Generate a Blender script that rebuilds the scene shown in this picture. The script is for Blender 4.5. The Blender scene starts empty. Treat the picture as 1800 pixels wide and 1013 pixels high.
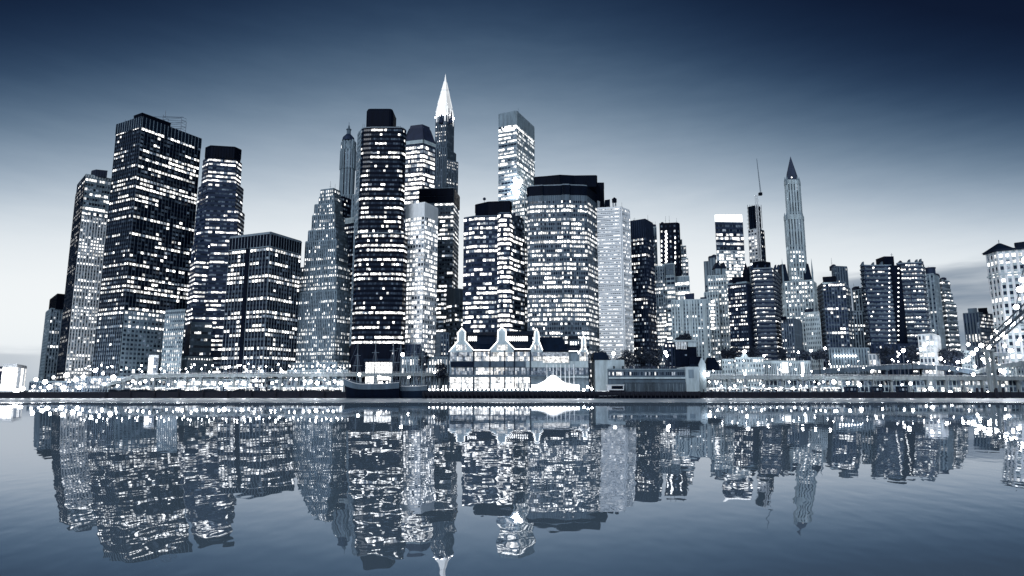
import bpy, math, random
from mathutils import Vector
R = math.radians
scene = bpy.context.scene
COL = scene.collection
random.seed(7)
# ---------------------------------------------------------------- camera model
FPX, CX, CY, CAMZ = 1143.0, 900.0, 506.5, 6.0
PITCH = R(8.95)
SP, CP = math.sin(PITCH), math.cos(PITCH)
GZ = 4.5          # level of the made ground behind the quay
SHORE = 520.0     # distance of the quay face


def ray(px, py):
    x = (px - CX) / FPX
    y = (CY - py) / FPX
    return Vector((x, CP - y * SP, SP + y * CP))


def at(px, py, Y):
    r = ray(px, py)
    t = Y / r.y
    return Vector((r.x * t, Y, CAMZ + r.z * t))


def onz(px, py, z):
    r = ray(px, py)
    t = (z - CAMZ) / r.z
    return Vector((r.x * t, r.y * t))


def zrow(py, Y, px=900):
    return at(px, py, Y).z


def xat(px, Y, z):
    """world x of the pixel column px for a point at depth Y and height z"""
    u = (px - CX) / FPX
    # depth along the view axis
    w = Y * CP + (z - CAMZ) * SP
    return u * w


# ---------------------------------------------------------------- materials
MATS = {}


def principled(name):
    m = bpy.data.materials.new(name)
    m.use_nodes = True
    nt = m.node_tree
    b = nt.nodes['Principled BSDF']
    return m, nt, b


def mat(name, col, rough=0.7, var=0.25, scale=0.08, metal=0.0, spec=0.3, fine=0.0):
    if name in MATS:
        return MATS[name]
    m, nt, b = principled(name)
    tc = nt.nodes.new('ShaderNodeNewGeometry')
    n = nt.nodes.new('ShaderNodeTexNoise')
    n.inputs['Scale'].default_value = scale
    mpp = nt.nodes.new('ShaderNodeMapping')
    mpp.inputs['Scale'].default_value = (3.2, 3.2, 0.7)
    n.inputs['Detail'].default_value = 5
    n.inputs['Roughness'].default_value = 0.65
    nt.links.new(tc.outputs['Position'], mpp.inputs['Vector'])
    nt.links.new(mpp.outputs[0], n.inputs['Vector'])
    mr = nt.nodes.new('ShaderNodeMapRange')
    mr.inputs[1].default_value = 0.3
    mr.inputs[2].default_value = 0.7
    mr.inputs[3].default_value = 1 - var
    mr.inputs[4].default_value = 1 + var
    nt.links.new(n.outputs['Fac'], mr.inputs[0])
    mx = nt.nodes.new('ShaderNodeMix')
    mx.data_type = 'RGBA'
    mx.blend_type = 'MULTIPLY'
    mx.inputs[0].default_value = 1
    mx.inputs[6].default_value = (*col, 1)
    nt.links.new(mr.outputs[0], mx.inputs[7])
    nt.links.new(mx.outputs[2], b.inputs['Base Color'])
    b.inputs['Roughness'].default_value = rough
    b.inputs['Metallic'].default_value = metal
    b.inputs['Specular IOR Level'].default_value = spec
    MATS[name] = m
    return m


def glowmat(name, col, strength, sample=True, base=(0.5, 0.5, 0.5)):
    if name in MATS:
        return MATS[name]
    m, nt, b = principled(name)
    b.inputs['Base Color'].default_value = (*base, 1)
    b.inputs['Emission Color'].default_value = (*col, 1)
    b.inputs['Emission Strength'].default_value = strength
    m.cycles.emission_sampling = 'FRONT' if sample else 'NONE'
    MATS[name] = m
    return m


def window_mat(name, base, warm=(1.0, 0.99, 0.96), gain=1.0):
    m, nt, b = principled(name)
    b.inputs['Base Color'].default_value = (*base, 1)
    b.inputs['Roughness'].default_value = 0.12
    b.inputs['Specular IOR Level'].default_value = 0.18
    b.inputs['Emission Color'].default_value = (*warm, 1)
    a = nt.nodes.new('ShaderNodeAttribute')
    a.attribute_name = 'lit'
    g = nt.nodes.new('ShaderNodeNewGeometry')
    n = nt.nodes.new('ShaderNodeTexNoise')
    n.inputs['Scale'].default_value = 0.55
    n.inputs['Detail'].default_value = 2
    nt.links.new(g.outputs['Position'], n.inputs['Vector'])
    mr = nt.nodes.new('ShaderNodeMapRange')
    mr.inputs[1].default_value = 0.32
    mr.inputs[2].default_value = 0.68
    mr.inputs[3].default_value = 0.25 * gain
    mr.inputs[4].default_value = 1.5 * gain
    nt.links.new(n.outputs['Fac'], mr.inputs[0])
    mu = nt.nodes.new('ShaderNodeMath')
    mu.operation = 'MULTIPLY'
    nt.links.new(a.outputs['Fac'], mu.inputs[0])
    nt.links.new(mr.outputs[0], mu.inputs[1])
    nt.links.new(mu.outputs[0], b.inputs['Emission Strength'])
    cr = nt.nodes.new('ShaderNodeValToRGB')
    cr.color_ramp.elements[0].position = 0.05
    cr.color_ramp.elements[0].color = (0.45, 0.68, 1.0, 1)  # dim panes glow blue, a sky reflection put into the emission
    cr.color_ramp.elements[1].position = 0.9
    cr.color_ramp.elements[1].color = (*warm, 1)
    nt.links.new(a.outputs['Fac'], cr.inputs[0])
    nt.links.new(cr.outputs[0], b.inputs['Emission Color'])
    m.cycles.emission_sampling = 'NONE'
    MATS[name] = m
    return m


WIN = window_mat('office_glass', (0.005, 0.012, 0.03))
WINL = window_mat('pale_glass', (0.05, 0.075, 0.14))
BLACK = mat('black_cladding', (0.0013, 0.0038, 0.012), 0.6, 0.3, spec=.05)
NAVY = mat('navy_cladding', (0.004, 0.0105, 0.026), 0.6, 0.3, spec=.07)
DARK = mat('dark_stone', (0.014, 0.026, 0.06), 0.7, 0.3, spec=.15)
SLATE = mat('slate_stone', (0.065, 0.098, 0.14), 0.75, 0.35)
MID = mat('grey_stone', (0.165, 0.225, 0.285), 0.8, 0.35)
LIGHT = mat('light_stone', (0.35, 0.43, 0.49), 0.8, 0.3)
PALE = mat('pale_stone', (0.58, 0.62, 0.68), 0.8, 0.2)
WHITE = mat('white_paint', (0.7, 0.74, 0.8), 0.6, 0.1)
MULL = mat('mullion_metal', (0.15, 0.195, 0.25), 0.5, 0.2)
ROOFD = mat('roof_felt', (0.01, 0.017, 0.04), 0.9, 0.3)
TIMBER = mat('wet_timber', (0.006, 0.008, 0.018), 0.8, 0.5, 0.6)
STEEL = mat('painted_steel', (0.09, 0.12, 0.18), 0.5, 0.2)
CONC = mat('concrete', (0.17, 0.205, 0.235), 0.85, 0.25, 0.2)
ASPH = mat('asphalt', (0.05, 0.06, 0.08), 0.9, 0.3, 0.3)
LEAF = mat('leaves', (0.014, 0.024, 0.045), 0.8, 0.6, 0.9)
BARK = mat('bark', (0.02, 0.026, 0.04), 0.9, 0.3)
LAMP = glowmat('lamp_globe', (1, 0.98, 0.94), 45.0)
LAMPS = glowmat('small_lamp_globe', (1, 0.98, 0.94), 16.0)
TUBE = glowmat('light_tube', (1, 0.99, 0.97), 3.2)


# ---------------------------------------------------------------- mesh builder
class MB:
    def __init__(s):
        s.v, s.f, s.m, s.l = [], [], [], []

    def quad(s, a, b, c, d, m=0, lit=0.0):
        k = len(s.v)
        s.v += [tuple(a), tuple(b), tuple(c), tuple(d)]
        s.f.append((k, k + 1, k + 2, k + 3))
        s.m.append(m)
        s.l.append(lit)

    def poly(s, pts, m=0, lit=0.0):
        k = len(s.v)
        s.v += [tuple(p) for p in pts]
        s.f.append(tuple(range(k, k + len(pts))))
        s.m.append(m)
        s.l.append(lit)

    def prism(s, pts, z0, z1, m=0, top=True, bottom=True, pts1=None):
        """pts: 2-D loop (anticlockwise seen from above); pts1: loop at the top if different"""
        k = len(s.v)
        n = len(pts)
        q = pts1 or pts
        s.v += [(p[0], p[1], z0) for p in pts] + [(p[0], p[1], z1) for p in q]
        for i in range(n):
            j = (i + 1) % n
            s.f.append((k + i, k + j, k + n + j, k + n + i))
            s.m.append(m)
            s.l.append(0)
        if top:
            s.f.append(tuple(k + n + i for i in range(n)))
            s.m.append(m)
            s.l.append(0)
        if bottom:
            s.f.append(tuple(k + i for i in reversed(range(n))))
            s.m.append(m)
            s.l.append(0)

    def box(s, x0, x1, y0, y1, z0, z1, m=0):
        s.prism([(x0, y0), (x1, y0), (x1, y1), (x0, y1)], z0, z1, m)

    def obox(s, A, u, n, a0, a1, d0, d1, z0, z1, m=0):
        """box in the frame of a facade: along u from a0..a1, out along n d0..d1"""
        p = [A + u * a0 + n * d1, A + u * a1 + n * d1, A + u * a1 + n * d0, A + u * a0 + n * d0]
        s.prism([(q.x, q.y) for q in p], z0, z1, m)

    def tube(s, p, q, r0, r1=None, n=8, m=0):
        r1 = r0 if r1 is None else r1
        p, q = Vector(p), Vector(q)
        d = (q - p).normalized()
        up = Vector((0, 0, 1)) if abs(d.z) < 0.95 else Vector((1, 0, 0))
        a = d.cross(up).normalized()
        b = d.cross(a)
        k = len(s.v)
        for c, r in ((p, r0), (q, r1)):
            for i in range(n):
                t = 2 * math.pi * i / n
                s.v.append(tuple(c + a * (r * math.cos(t)) + b * (r * math.sin(t))))
        for i in range(n):
            j = (i + 1) % n
            s.f.append((k + i, k + n + i, k + n + j, k + j))
            s.m.append(m)
            s.l.append(0)
        s.f.append(tuple(k + i for i in range(n)))
        s.f.append(tuple(k + n + i for i in reversed(range(n))))
        s.m += [m, m]
        s.l += [0, 0]

    def ball(s, c, r, m=0, n=10, h=6, sz=1.0):
        k = len(s.v)
        c = Vector(c)
        for i in range(h + 1):
            ph = math.pi * i / h
            for j in range(n):
                t = 2 * math.pi * j / n
                s.v.append((c.x + r * math.sin(ph) * math.cos(t), c.y + r * math.sin(ph) * math.sin(t), c.z + r * sz * math.cos(ph)))
        for i in range(h):
            for j in range(n):
                j2 = (j + 1) % n
                s.f.append((k + i * n + j, k + (i + 1) * n + j, k + (i + 1) * n + j2, k + i * n + j2))
                s.m.append(m)
                s.l.append(0)

    def mesh(s, name, mats, loc=(0, 0, 0), lit=False):
        me = bpy.data.meshes.new(name)
        lx, ly, lz = loc
        me.from_pydata([(a - lx, b - ly, c - lz) for a, b, c in s.v], [], s.f)
        for m in mats:
            me.materials.append(m)
        if len(mats) > 1:
            me.polygons.foreach_set('material_index', s.m)
        if lit:
            at_ = me.attributes.new('lit', 'FLOAT', 'FACE')
            at_.data.foreach_set('value', s.l)
        me.update()
        return me

    def build(s, name, mats, parent=None, lit=False, base=None):
        if not isinstance(mats, (list, tuple)):
            mats = [mats]
        if parent is not None:
            base = world_of(parent)
        elif base is None:
            base = (0, 0, 0)
        o = bpy.data.objects.new(name, s.mesh(name, mats, base, lit))
        COL.objects.link(o)
        if parent is not None:
            o.parent = parent
        else:
            o.location = base
        return o


def world_of(o):
    p = Vector((0, 0, 0))
    while o is not None:
        p = p + o.location
        o = o.parent
    return tuple(p)


def tag(o, label=None, cat=None, group=None, kind=None):
    if label:
        o['label'] = label
    if cat:
        o['category'] = cat
    if group:
        o['group'] = group
    if kind:
        o['kind'] = kind
    return o


def thing(name, label, cat, loc, group=None):
    o = bpy.data.objects.new(name, None)
    o.empty_display_size = 2
    COL.objects.link(o)
    o.location = loc
    return tag(o, label, cat, group)


def dup(root, loc, label=None, group=None):
    r = root.copy()
    COL.objects.link(r)
    r.location = loc
    if label:
        r['label'] = label
    if group:
        r['group'] = group
    for ch in list(root.children):
        c = ch.copy()
        COL.objects.link(c)
        c.parent = r
        for g in list(ch.children):
            d = g.copy()
            COL.objects.link(d)
            d.parent = c
    return r


# ---------------------------------------------------------------- towers
def style(fh=8, bw=8, wf=0.8, hf=0.55, kind='band', pf=0.3, pd=0.2, p=0.45, k=0.7, br=1.6, pier=0.45, pw=None, every=1,
          sp=0.25, top=0, bot=0, balc=0.0, glass=None, off=0.02, jag=.55, mp=0, ms=1):
    return dict(fh=fh, bw=bw, wf=wf, hf=hf, kind=kind, pf=pf, pd=pd, p=p, k=k, br=br, pier=pier, pw=pw, every=every, sp=sp,
                top=top, bot=bot, balc=balc, glass=glass, off=off, jag=jag, mp=mp, ms=ms)


def lit_row(n, st, rnd, mode):
    out = []
    state = rnd.random() < st['p']
    base = st['br'] * 1.25 * rnd.uniform(0.7, 1.25)
    for i in range(n):
        if mode == 'full':
            on = rnd.random() < 0.94
        elif mode == 'dark':
            on = rnd.random() < 0.06
        else:
            if rnd.random() > st['k']:
                state = rnd.random() < st['p']
            on = state
        if on:
            out.append(base * rnd.choice((0.15, 0.3, 0.5, 0.75, 0.95, 1.1, 1.3, 1.6)))
        else:
            out.append(rnd.choice((0, 0, 0, .02, .05, .1, .2)) * (st['off'] / .02) ** .3)
    return out


def radial(P, d):
    """back corners of a block whose flanks run away from the river viewpoint"""
    return [P[-1] * (1 + d / P[-1].length), P[0] * (1 + d / P[0].length)]


class Tower:
    def __init__(s, name, label, cat, seed, pt, mats=(DARK, DARK), glass=WIN, group=None):
        s.root = thing(name, label, cat, (pt[0], pt[1], GZ), group)
        s.rnd = random.Random(seed)
        s.wall = MB()
        s.mats = list(mats)
        s.glass = glass
        s.bands = []
        s.wins = []
        s.parts = 0

    def facade(s, A, B, z0, z1, st, Y, rows=None):
        rnd = s.rnd
        A, B = Vector(A[:2]), Vector(B[:2])
        L = (B - A).length
        if L < 0.5 or z1 - z0 < 1:
            return
        u = (B - A) / L
        n = Vector((u.y, -u.x))
        px = Y / FPX
        fh, bw = st['fh'] * px * (.95 if st['fh'] < 15 else 1), st['bw'] * px * (.88 if st['bw'] < 12 else 1)
        zt = z1 - st['top'] * px
        zb = z0 + st['bot'] * px
        m = max(1, round((zt - zb) / fh))
        h = (zt - zb) / m
        view = abs(n.y)
        c = max(1, round(L / bw))
        w = L / c
        W = s.wall
        wh = h * min(.85, st['hf'] * 1.04)
        lo = (h - wh) * 0.45
        sp = st['sp']
        ztop_prev = z0
        for j in range(m):
            a = zb + j * h + lo
            W.obox(A, u, n, 0, L, -0.1, sp, ztop_prev, a, st['ms'])
            if st['balc']:
                W.obox(A, u, n, 0.3, L - 0.3, 0, st['balc'], a - 0.55, a - 0.25, 0)
                W.obox(A, u, n, 0.3, L - 0.3, st['balc'] - 0.12, st['balc'], a - 0.25, a + 0.45, 1)
                W.obox(A, u, n, 0.3, L - 0.3, st['balc'] - 0.2, st['balc'] + .08, a + 0.45, a + 0.75, 0)
            ztop_prev = a + wh
            key = j if rows is None else j
            if rows is not None:
                if key not in rows:
                    r = rnd.random()
                    rows[key] = 'full' if r < st['pf'] else ('dark' if r < st['pf'] + st['pd'] else 'mix')
                mode = rows[key]
            else:
                r = rnd.random()
                mode = 'full' if r < st['pf'] else ('dark' if r < st['pf'] + st['pd'] else 'mix')
            vals = lit_row(c, st, rnd, mode)
            gap = w * (1 - st['wf']) * 0.5
            quads = []
            for i, v in enumerate(vals):
                x0, x1 = i * w + gap, (i + 1) * w - gap
                za, zc = a, a + wh
                if v > 0.3 and rnd.random() < 0.4 * st['jag']:
                    f = rnd.uniform(0.35, 0.8)
                    zm = za + (zc - za) * f
                    segs = [(x0, x1, za, zm, v), (x0, x1, zm, zc, v * rnd.choice((0.1, 0.35, 0.6)))]
                elif v > 0.3 and rnd.random() < 0.25 * st['jag']:
                    xm = x0 + (x1 - x0) * rnd.uniform(0.3, 0.7)
                    segs = [(x0, xm, za, zc, v), (xm, x1, za, zc, v * rnd.choice((0.05, 0.4)))]
                else:
                    segs = [(x0, x1, za, zc, v)]
                qs = []
                for (p0, p1, q0, q1, vv) in segs:
                    e = n * 0.05
                    a0, a1 = A + u * p0 + e, A + u * p1 + e
                    qs.append(((a0.x, a0.y, q0), (a1.x, a1.y, q0), (a1.x, a1.y, q1), (a0.x, a0.y, q1), vv))
                quads.append(qs)
            if st['kind'] == 'band':
                s.cur.setdefault(j, []).extend(q for qs in quads for q in qs)
            else:
                for qs in quads:
                    s.wins.append((view * wh * w, a, qs))
        W.obox(A, u, n, 0, L, -0.1, sp, ztop_prev, z1, st['ms'])
        if st['kind'] == 'punch':
            pw = w * (1 - st['wf'])
        else:
            pw = st['pw'] if st['pw'] is not None else 0.3
        d = st['pier']
        if d > 0:
            for i in range(0, c + 1, st['every']):
                x0 = max(0, i * w - pw / 2)
                x1 = min(L, i * w + pw / 2)
                if x1 - x0 > 0.02:
                    W.obox(A, u, n, x0, x1, -0.1, d, z0, z1 - 0.15, st['mp'])

    def tier(s, Y, pts, st, bottom=None, depth=None, ref=None, sides=False, z1=None, cap=True, core=1, zb=None):
        """pts: roof corners in the picture, left to right; ref: index of the corner at depth Y"""
        ref = (len(pts) // 2 if len(pts) > 2 else 0) if ref is None else ref
        zt = at(pts[ref][0], pts[ref][1], Y).z if z1 is None else z1
        P = [onz(px, py, zt) for px, py in pts]
        if len(P) == 3 and depth is None:
            P = square(P)
        if len(P) == 2:
            loop = P + radial(P, depth or 30)
        elif len(P) == 3 and depth is None:
            loop = P + [P[0] + P[2] - P[1]]
        else:
            loop = P + radial(P, depth or 25)
        z0 = GZ if zb is None else zb
        zw = z0 if bottom is None else zrow(bottom, Y)
        s.wall.prism([(p.x, p.y) for p in loop], z0, zt, core)
        if cap:
            cx = sum(p.x for p in loop) / len(loop)
            cy = sum(p.y for p in loop) / len(loop)
            big = [(cx + (p.x - cx) * 1.0, cy + (p.y - cy) * 1.0) for p in loop]
            s.wall.prism([(p[0], p[1]) for p in big], zt + 0.01, zt + 0.9, 0)
        s.cur = {}
        rows = {}
        if st is not None:
            sts = st if isinstance(st, list) else [st] * (len(P) - 1)
            for i in range(len(P) - 1):
                if sts[i] is not None:
                    s.facade(P[i], P[i + 1], zw, zt, sts[i], Y, rows)
            if sides and sts[0] is not None:
                sd = dict(sts[0])
                sd['kind'] = 'band'
                s.facade(loop[-1], loop[0], zw, zt, sd, Y, rows)
                s.facade(loop[len(P) - 1], loop[len(P)], zw, zt, sd, Y, rows)
        for j in sorted(s.cur, reverse=True):
            s.bands.append(s.cur[j])
        if zt > getattr(s, 'ztop', 0):
            s.ztop, s.top_loop = zt, loop
        s.z = zt
        s.P = P
        s.loop = loop
        return zt, P, loop

    def part(s, name, mb, mats, **k):
        return mb.build(name, mats, s.root, **k)

    def skin(s, P, top, bot, st, Y, grow=0.3, faces=None):
        """another treatment of the same walls between two picture rows"""
        s.cur = {}
        rows = {}
        z1, z0 = zrow(top, Y), (zrow(bot, Y) if bot else GZ)
        for i in range(len(P) - 1):
            if faces and i not in faces:
                continue
            d = (P[i + 1] - P[i]).normalized()
            n = Vector((d.y, -d.x)) * grow
            s.facade(P[i] + n, P[i + 1] + n, z0, z1, st[i] if isinstance(st, list) else st, Y, rows)
        for j in sorted(s.cur, reverse=True):
            s.bands.append(s.cur[j])

    def finish(s):
        if getattr(s, 'ztop', 0) > 70 and s.root['category'] != 'house' and s.root.name.split('.')[0] not in ('mansard_tower', 'spire_tower', 'lantern_tower', 'gothic_tower', 'corniced_tower', 'unfinished_tower'):
            rr = random.Random(s.ztop)
            a, b, c = (Vector(p) for p in (s.top_loop[0], s.top_loop[-2], s.top_loop[-1]))
            fr = s.top_loop
            for k in range(rr.randint(3, 5)):
                i = rr.randrange(max(1, len(s.P) - 1))
                p = fr[0] + (fr[len(s.P) - 1] - fr[0]) * rr.uniform(.08, .92)
                p = p * (1 + rr.uniform(4, 12) / p.length)
                w, h = rr.uniform(.8, 2.2), rr.uniform(1.6, 4)
                m = MB()
                if rr.random() < .6:
                    m.box(p.x - w, p.x + w, p.y - w, p.y + w, s.ztop - .5, s.ztop + .9 + h)
                    m.box(p.x - w * .5, p.x + w * .6, p.y - w * .5, p.y + w * .5, s.ztop + .9 + h, s.ztop + 1.5 + h)
                    m.build('roof_unit', ROOFD, s.root)
                else:
                    m.tube((p.x, p.y, s.ztop - .5), (p.x, p.y, s.ztop + 4 + h * 2), .2, .08, 5)
                    m.tube((p.x - .9, p.y, s.ztop + 2.4 + h), (p.x + .9, p.y, s.ztop + 2.4 + h), .08, n=4)
                    m.build('roof_mast', ROOFD, s.root)
        s.wall.build('wall', s.mats, s.root)
        nb = 0
        rest = MB()
        for q in s.bands:
            if nb < 100:
                m = MB()
                for a in q:
                    m.quad(a[0], a[1], a[2], a[3], 0, a[4])
                m.build('window_band', s.glass, s.root, lit=True)
                nb += 1
            else:
                for a in q:
                    rest.quad(a[0], a[1], a[2], a[3], 0, a[4])
        if rest.f:
            tag(rest.build('window_band', s.glass, s.root, lit=True), kind='stuff')
        s.wins.sort(key=lambda w: (-round(w[0], 1), -w[1]))
        rest = MB()
        for i, (ar, z, qs) in enumerate(s.wins):
            m = MB() if i < 100 else rest
            for a in qs:
                m.quad(a[0], a[1], a[2], a[3], 0, a[4])
            if i < 100:
                m.build('window', s.glass, s.root, lit=True)
        if rest.f:
            tag(rest.build('window', s.glass, s.root, lit=True), kind='stuff')
        return s.root


def square(P):
    """make the seen corner a right angle, keeping each edge on its picture column"""
    L, C, Rr = P
    a, b = (L - C), (Rr - C)
    keep, move = (b, L) if b.length >= a.length else (a, Rr)
    d = keep.normalized()
    q = Vector((-d.y, d.x))
    if q.dot(move - C) < 0:
        q = -q
    # C + t q has the same x / y as move
    k = move.x / move.y
    den = q.x - k * q.y
    if abs(den) < 1e-3:
        return P
    t = (k * C.y - C.x) / den
    if t < 2 or t > 90:
        return P
    new = C + q * t
    return [new, C, Rr] if move is L else [L, C, new]


def inner(loop, f, dx=0.0, dy=0.0):
    cx = sum(p[0] for p in loop) / len(loop)
    cy = sum(p[1] for p in loop) / len(loop)
    return [(cx + (p[0] - cx) * f + dx, cy + (p[1] - cy) * f + dy) for p in loop]


def capbox(T, Y, pts, z0, name='penthouse', m=ROOFD, depth=20):
    """a plain block on a roof, from its picture corners"""
    ref = len(pts) // 2 if len(pts) > 2 else 0
    zt = at(pts[ref][0], pts[ref][1], Y).z
    P = [onz(a, b, zt) for a, b in pts]
    loop = P + radial(P, depth) if len(P) != 3 else P + [P[0] + P[2] - P[1]]
    mb = MB()
    mb.prism([(p.x, p.y) for p in loop], z0, zt)
    mb.prism(inner([(p.x, p.y) for p in loop], 1.03), zt - 1.2, zt - 0.4)
    # louvre ribs
    for i in range(len(P) - 1):
        A, B = P[i], P[i + 1]
        L = (B - A).length
        if L < 3:
            continue
        uu = (B - A) / L
        nn = Vector((uu.y, -uu.x))
        k = int(L / 2.6) + 1
        for j in range(k + 1):
            a = min(L - 0.3, j * L / k)
            mb.obox(A, uu, nn, a, a + 0.3, -0.1, 0.3, z0, zt - 1.3)
    return T.part(name, mb, m)


def antenna(T, px, py0, Y, z0, r=0.25):
    p = at(px, py0, Y)
    mb = MB()
    mb.tube((p.x, p.y, z0), (p.x, p.y, p.z), r, r * 0.4, 6)
    mb.tube((p.x - 1.2, p.y, z0 + (p.z - z0) * 0.6), (p.x + 1.2, p.y, z0 + (p.z - z0) * 0.6), 0.12, n=5)
    return T.part('antenna', mb, STEEL)
# ================================================================ THE TOWERS
S = style
# --- far left, small capped tower
T = Tower('office_tower', 'small dark capped tower, leftmost of the whole skyline', 'tower', 11, at(100, 600, 650), (MID, SLATE, BLACK))
T.tier(650, [(81, 549), (90, 543), (125, 543)],
       [S(6, 9, .95, .4, pf=0, pd=.9, p=.1, ms=0), S(6.6, 4.6, .6, .6, 'punch', pf=.25, pd=.1, p=.5, br=1.5)])
capbox(T, 650, [(88, 526), (101, 516), (122, 518)], T.z, 'roof_cap', BLACK)
T.finish()
# --- pale-piered tower left of the great one
T = Tower('office_tower', 'tall tower with pale vertical piers, left of the big dark slab', 'tower', 12, at(160, 500, 600), (LIGHT, PALE, NAVY, MID))
zt, P, lp = T.tier(600, [(136.5, 324.5), (151, 307), (205, 313)],
       [S(8, 14, .8, .45, pf=.12, pd=.55, p=.3, mp=2, ms=2), S(6.4, 5, .52, .55, 'punch', pf=.5, pd=.05, p=.7, k=.4, br=1.7, top=70, mp=1, ms=3)])
T.skin(P, 311, 378, S(9, 5, .85, .5, pf=.35, pd=.2, p=.5, mp=3, ms=3), 600, .5, [1])
T.skin(P, 325, 655, S(8, 8, .8, .55, pf=.25, pd=.4, p=.4, mp=2, ms=2), 600, .5, [0])
capbox(T, 605, [(161, 300), (169, 298), (189, 300)], T.z, 'penthouse', ROOFD, 12)
T.finish()
# --- the great dark slab
T = Tower('office_tower', 'biggest dark slab at left with lattice rig and box on its flat roof', 'skyscraper', 13, at(250, 500, 560), (mat('dark_mullion', (.06, .085, .12), .5), BLACK, NAVY, MID, LIGHT))
zt, P, lp = T.tier(560, [(206, 220.6), (250, 207), (353.7, 246)],
       [S(8.4, 7.4, .72, .47, off=.002, pf=.36, pd=.3, p=.42, br=1.7, top=14, pw=.28, ms=1), S(8.4, 7.4, .76, .53, off=.002, pf=.42, pd=.2, p=.48, br=2.1, top=17, pw=.4, ms=1)], bottom=545)
T.skin(P, 545, 690, [S(8.5, 7.4, .8, .5, pf=.15, pd=.6, p=.3, mp=3, ms=2), S(8.5, 8, .7, .5, 'punch', pf=.2, pd=.1, p=.55, mp=3, ms=3)], 560, .5)
T.skin(P, 205, 224, S(30, 8, .01, .02, pf=0, pd=1, p=0, mp=3, ms=2, pw=.5), 560, .6)
capbox(T, 566, [(236, 203), (250, 198), (300, 216)], T.z, 'penthouse', BLACK, 22)
# lattice rig
rg = MB()
z0 = T.z
q = [at(286, 215, 592), at(308, 224, 582)]
for i in range(2):
    for j in range(2):
        x, y = q[0].x + (q[1].x - q[0].x) * i, q[0].y + 9 * j
        rg.tube((x, y, z0), (x, y, z0 + 17 - 4 * i), .22, n=5)
        for k in range(5):
            zz = z0 + 3 + k * 3
            rg.tube((q[0].x, y, zz), (q[1].x, y, zz + (1.5 if k % 2 else -.5)), .14, n=4)
            rg.tube((x, q[0].y, zz), (x, q[0].y + 9, zz + 1.2), .14, n=4)
rg.tube((at(252, 199, 575).x, 578, z0 + 9), (q[1].x + 2, q[0].y, z0 + 14), .2, n=5)
rg.tube((q[0].x + 2, q[0].y, z0 + 15), (q[0].x + 2, q[0].y, z0 + 21), .2, n=5)
T.part('rooftop_rig', rg, STEEL)
antenna(T, 221, 209, 575, T.z, .12)
antenna(T, 229, 208, 575, T.z, .12)
T.finish()
# annex on its right
T = Tower('office_block', 'pale gridded annex filling the gap right of the big dark slab', 'office block', 14, at(300, 620, 552), (MID, LIGHT))
T.tier(552, [(291, 547), (326, 545)], S(8, 5.5, .55, .5, 'punch', pf=.3, pd=.05, p=.6, br=1.3))
T.finish()
# --- octagonal ribbon-window tower
T = Tower('office_tower', 'ribbon windowed tower with blank black crown, behind the dark box block', 'skyscraper', 15, at(390, 450, 590), (DARK, DARK, MID, SLATE))
rib = S(8.2, 7, .97, .42, pf=.32, pd=.22, p=.45, k=.8, br=1.8, pw=.15, pier=0, ms=1)
ribd = dict(rib, pd=.45, pf=.2)
T.tier(592, [(357, 283), (368, 277), (415, 281), (425, 289)], [ribd, rib, ribd], depth=30, ref=1)
zc = T.z
T.tier(588, [(349, 331), (367, 321), (416, 324), (428, 334)], [ribd, rib, ribd], depth=38, ref=1)
T.tier(584, [(345, 372), (363, 367), (419, 369), (430, 378)], [ribd, rib, ribd], depth=46, ref=1)
T.tier(580, [(337, 435), (347, 428), (392, 432), (432, 440)], [ribd, rib, ribd], depth=50, ref=1, bottom=570)
T.tier(578, [(331, 572), (337, 566), (384, 568), (425, 574)], S(13, 6, .9, .32, pf=.15, pd=.3, p=.3, mp=3, ms=3, pier=0), depth=52, ref=1)
T.tier(570, [(300, 628), (330, 626), (384, 628)], S(9, 5, .4, .3, 'punch', pf=.1, pd=.4, p=.4, mp=2, ms=2), depth=40, ref=1)
capbox(T, 594, [(362, 259), (370, 255.5), (413, 258), (424, 263)], zc, 'crown', BLACK, 26)
T.finish()
# --- the dark box block
T = Tower('office_block', 'wide black box block with white vertical mullions and open top storey', 'office block', 16, at(466, 600, 540), (MULL, BLACK, NAVY))
st = [S(8.6, 8.3, .82, .54, off=.002, pf=.3, pd=.3, p=.5, k=.75, br=2.0, top=26, pw=.42, pier=.6), S(8.6, 7.4, .82, .54, off=.002, pf=.42, pd=.15, p=.6, k=.75, br=2.1, top=26, pw=.42, pier=.6)]
zt, P, lp = T.tier(540, [(404.7, 417.5), (475.7, 409), (530, 421)], st)
g = MB()
for i in range(2):
    A, B = P[i], P[i + 1]
    L = (B - A).length
    u = (B - A) / L
    n = Vector((u.y, -u.x))
    g.obox(A, u, n, 0, L, .3, .75, zt - 1.2, zt)
    g.obox(A, u, n, 0, L, .3, .7, zt - 12.5, zt - 11.7)
    if i == 0:
        g.obox(A, u, n, L * .44, L * .53, .2, 1.3, GZ, zt - 12, 1)
T.part('roof_frame', g, [MULL, BLACK])
T.finish()
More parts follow.
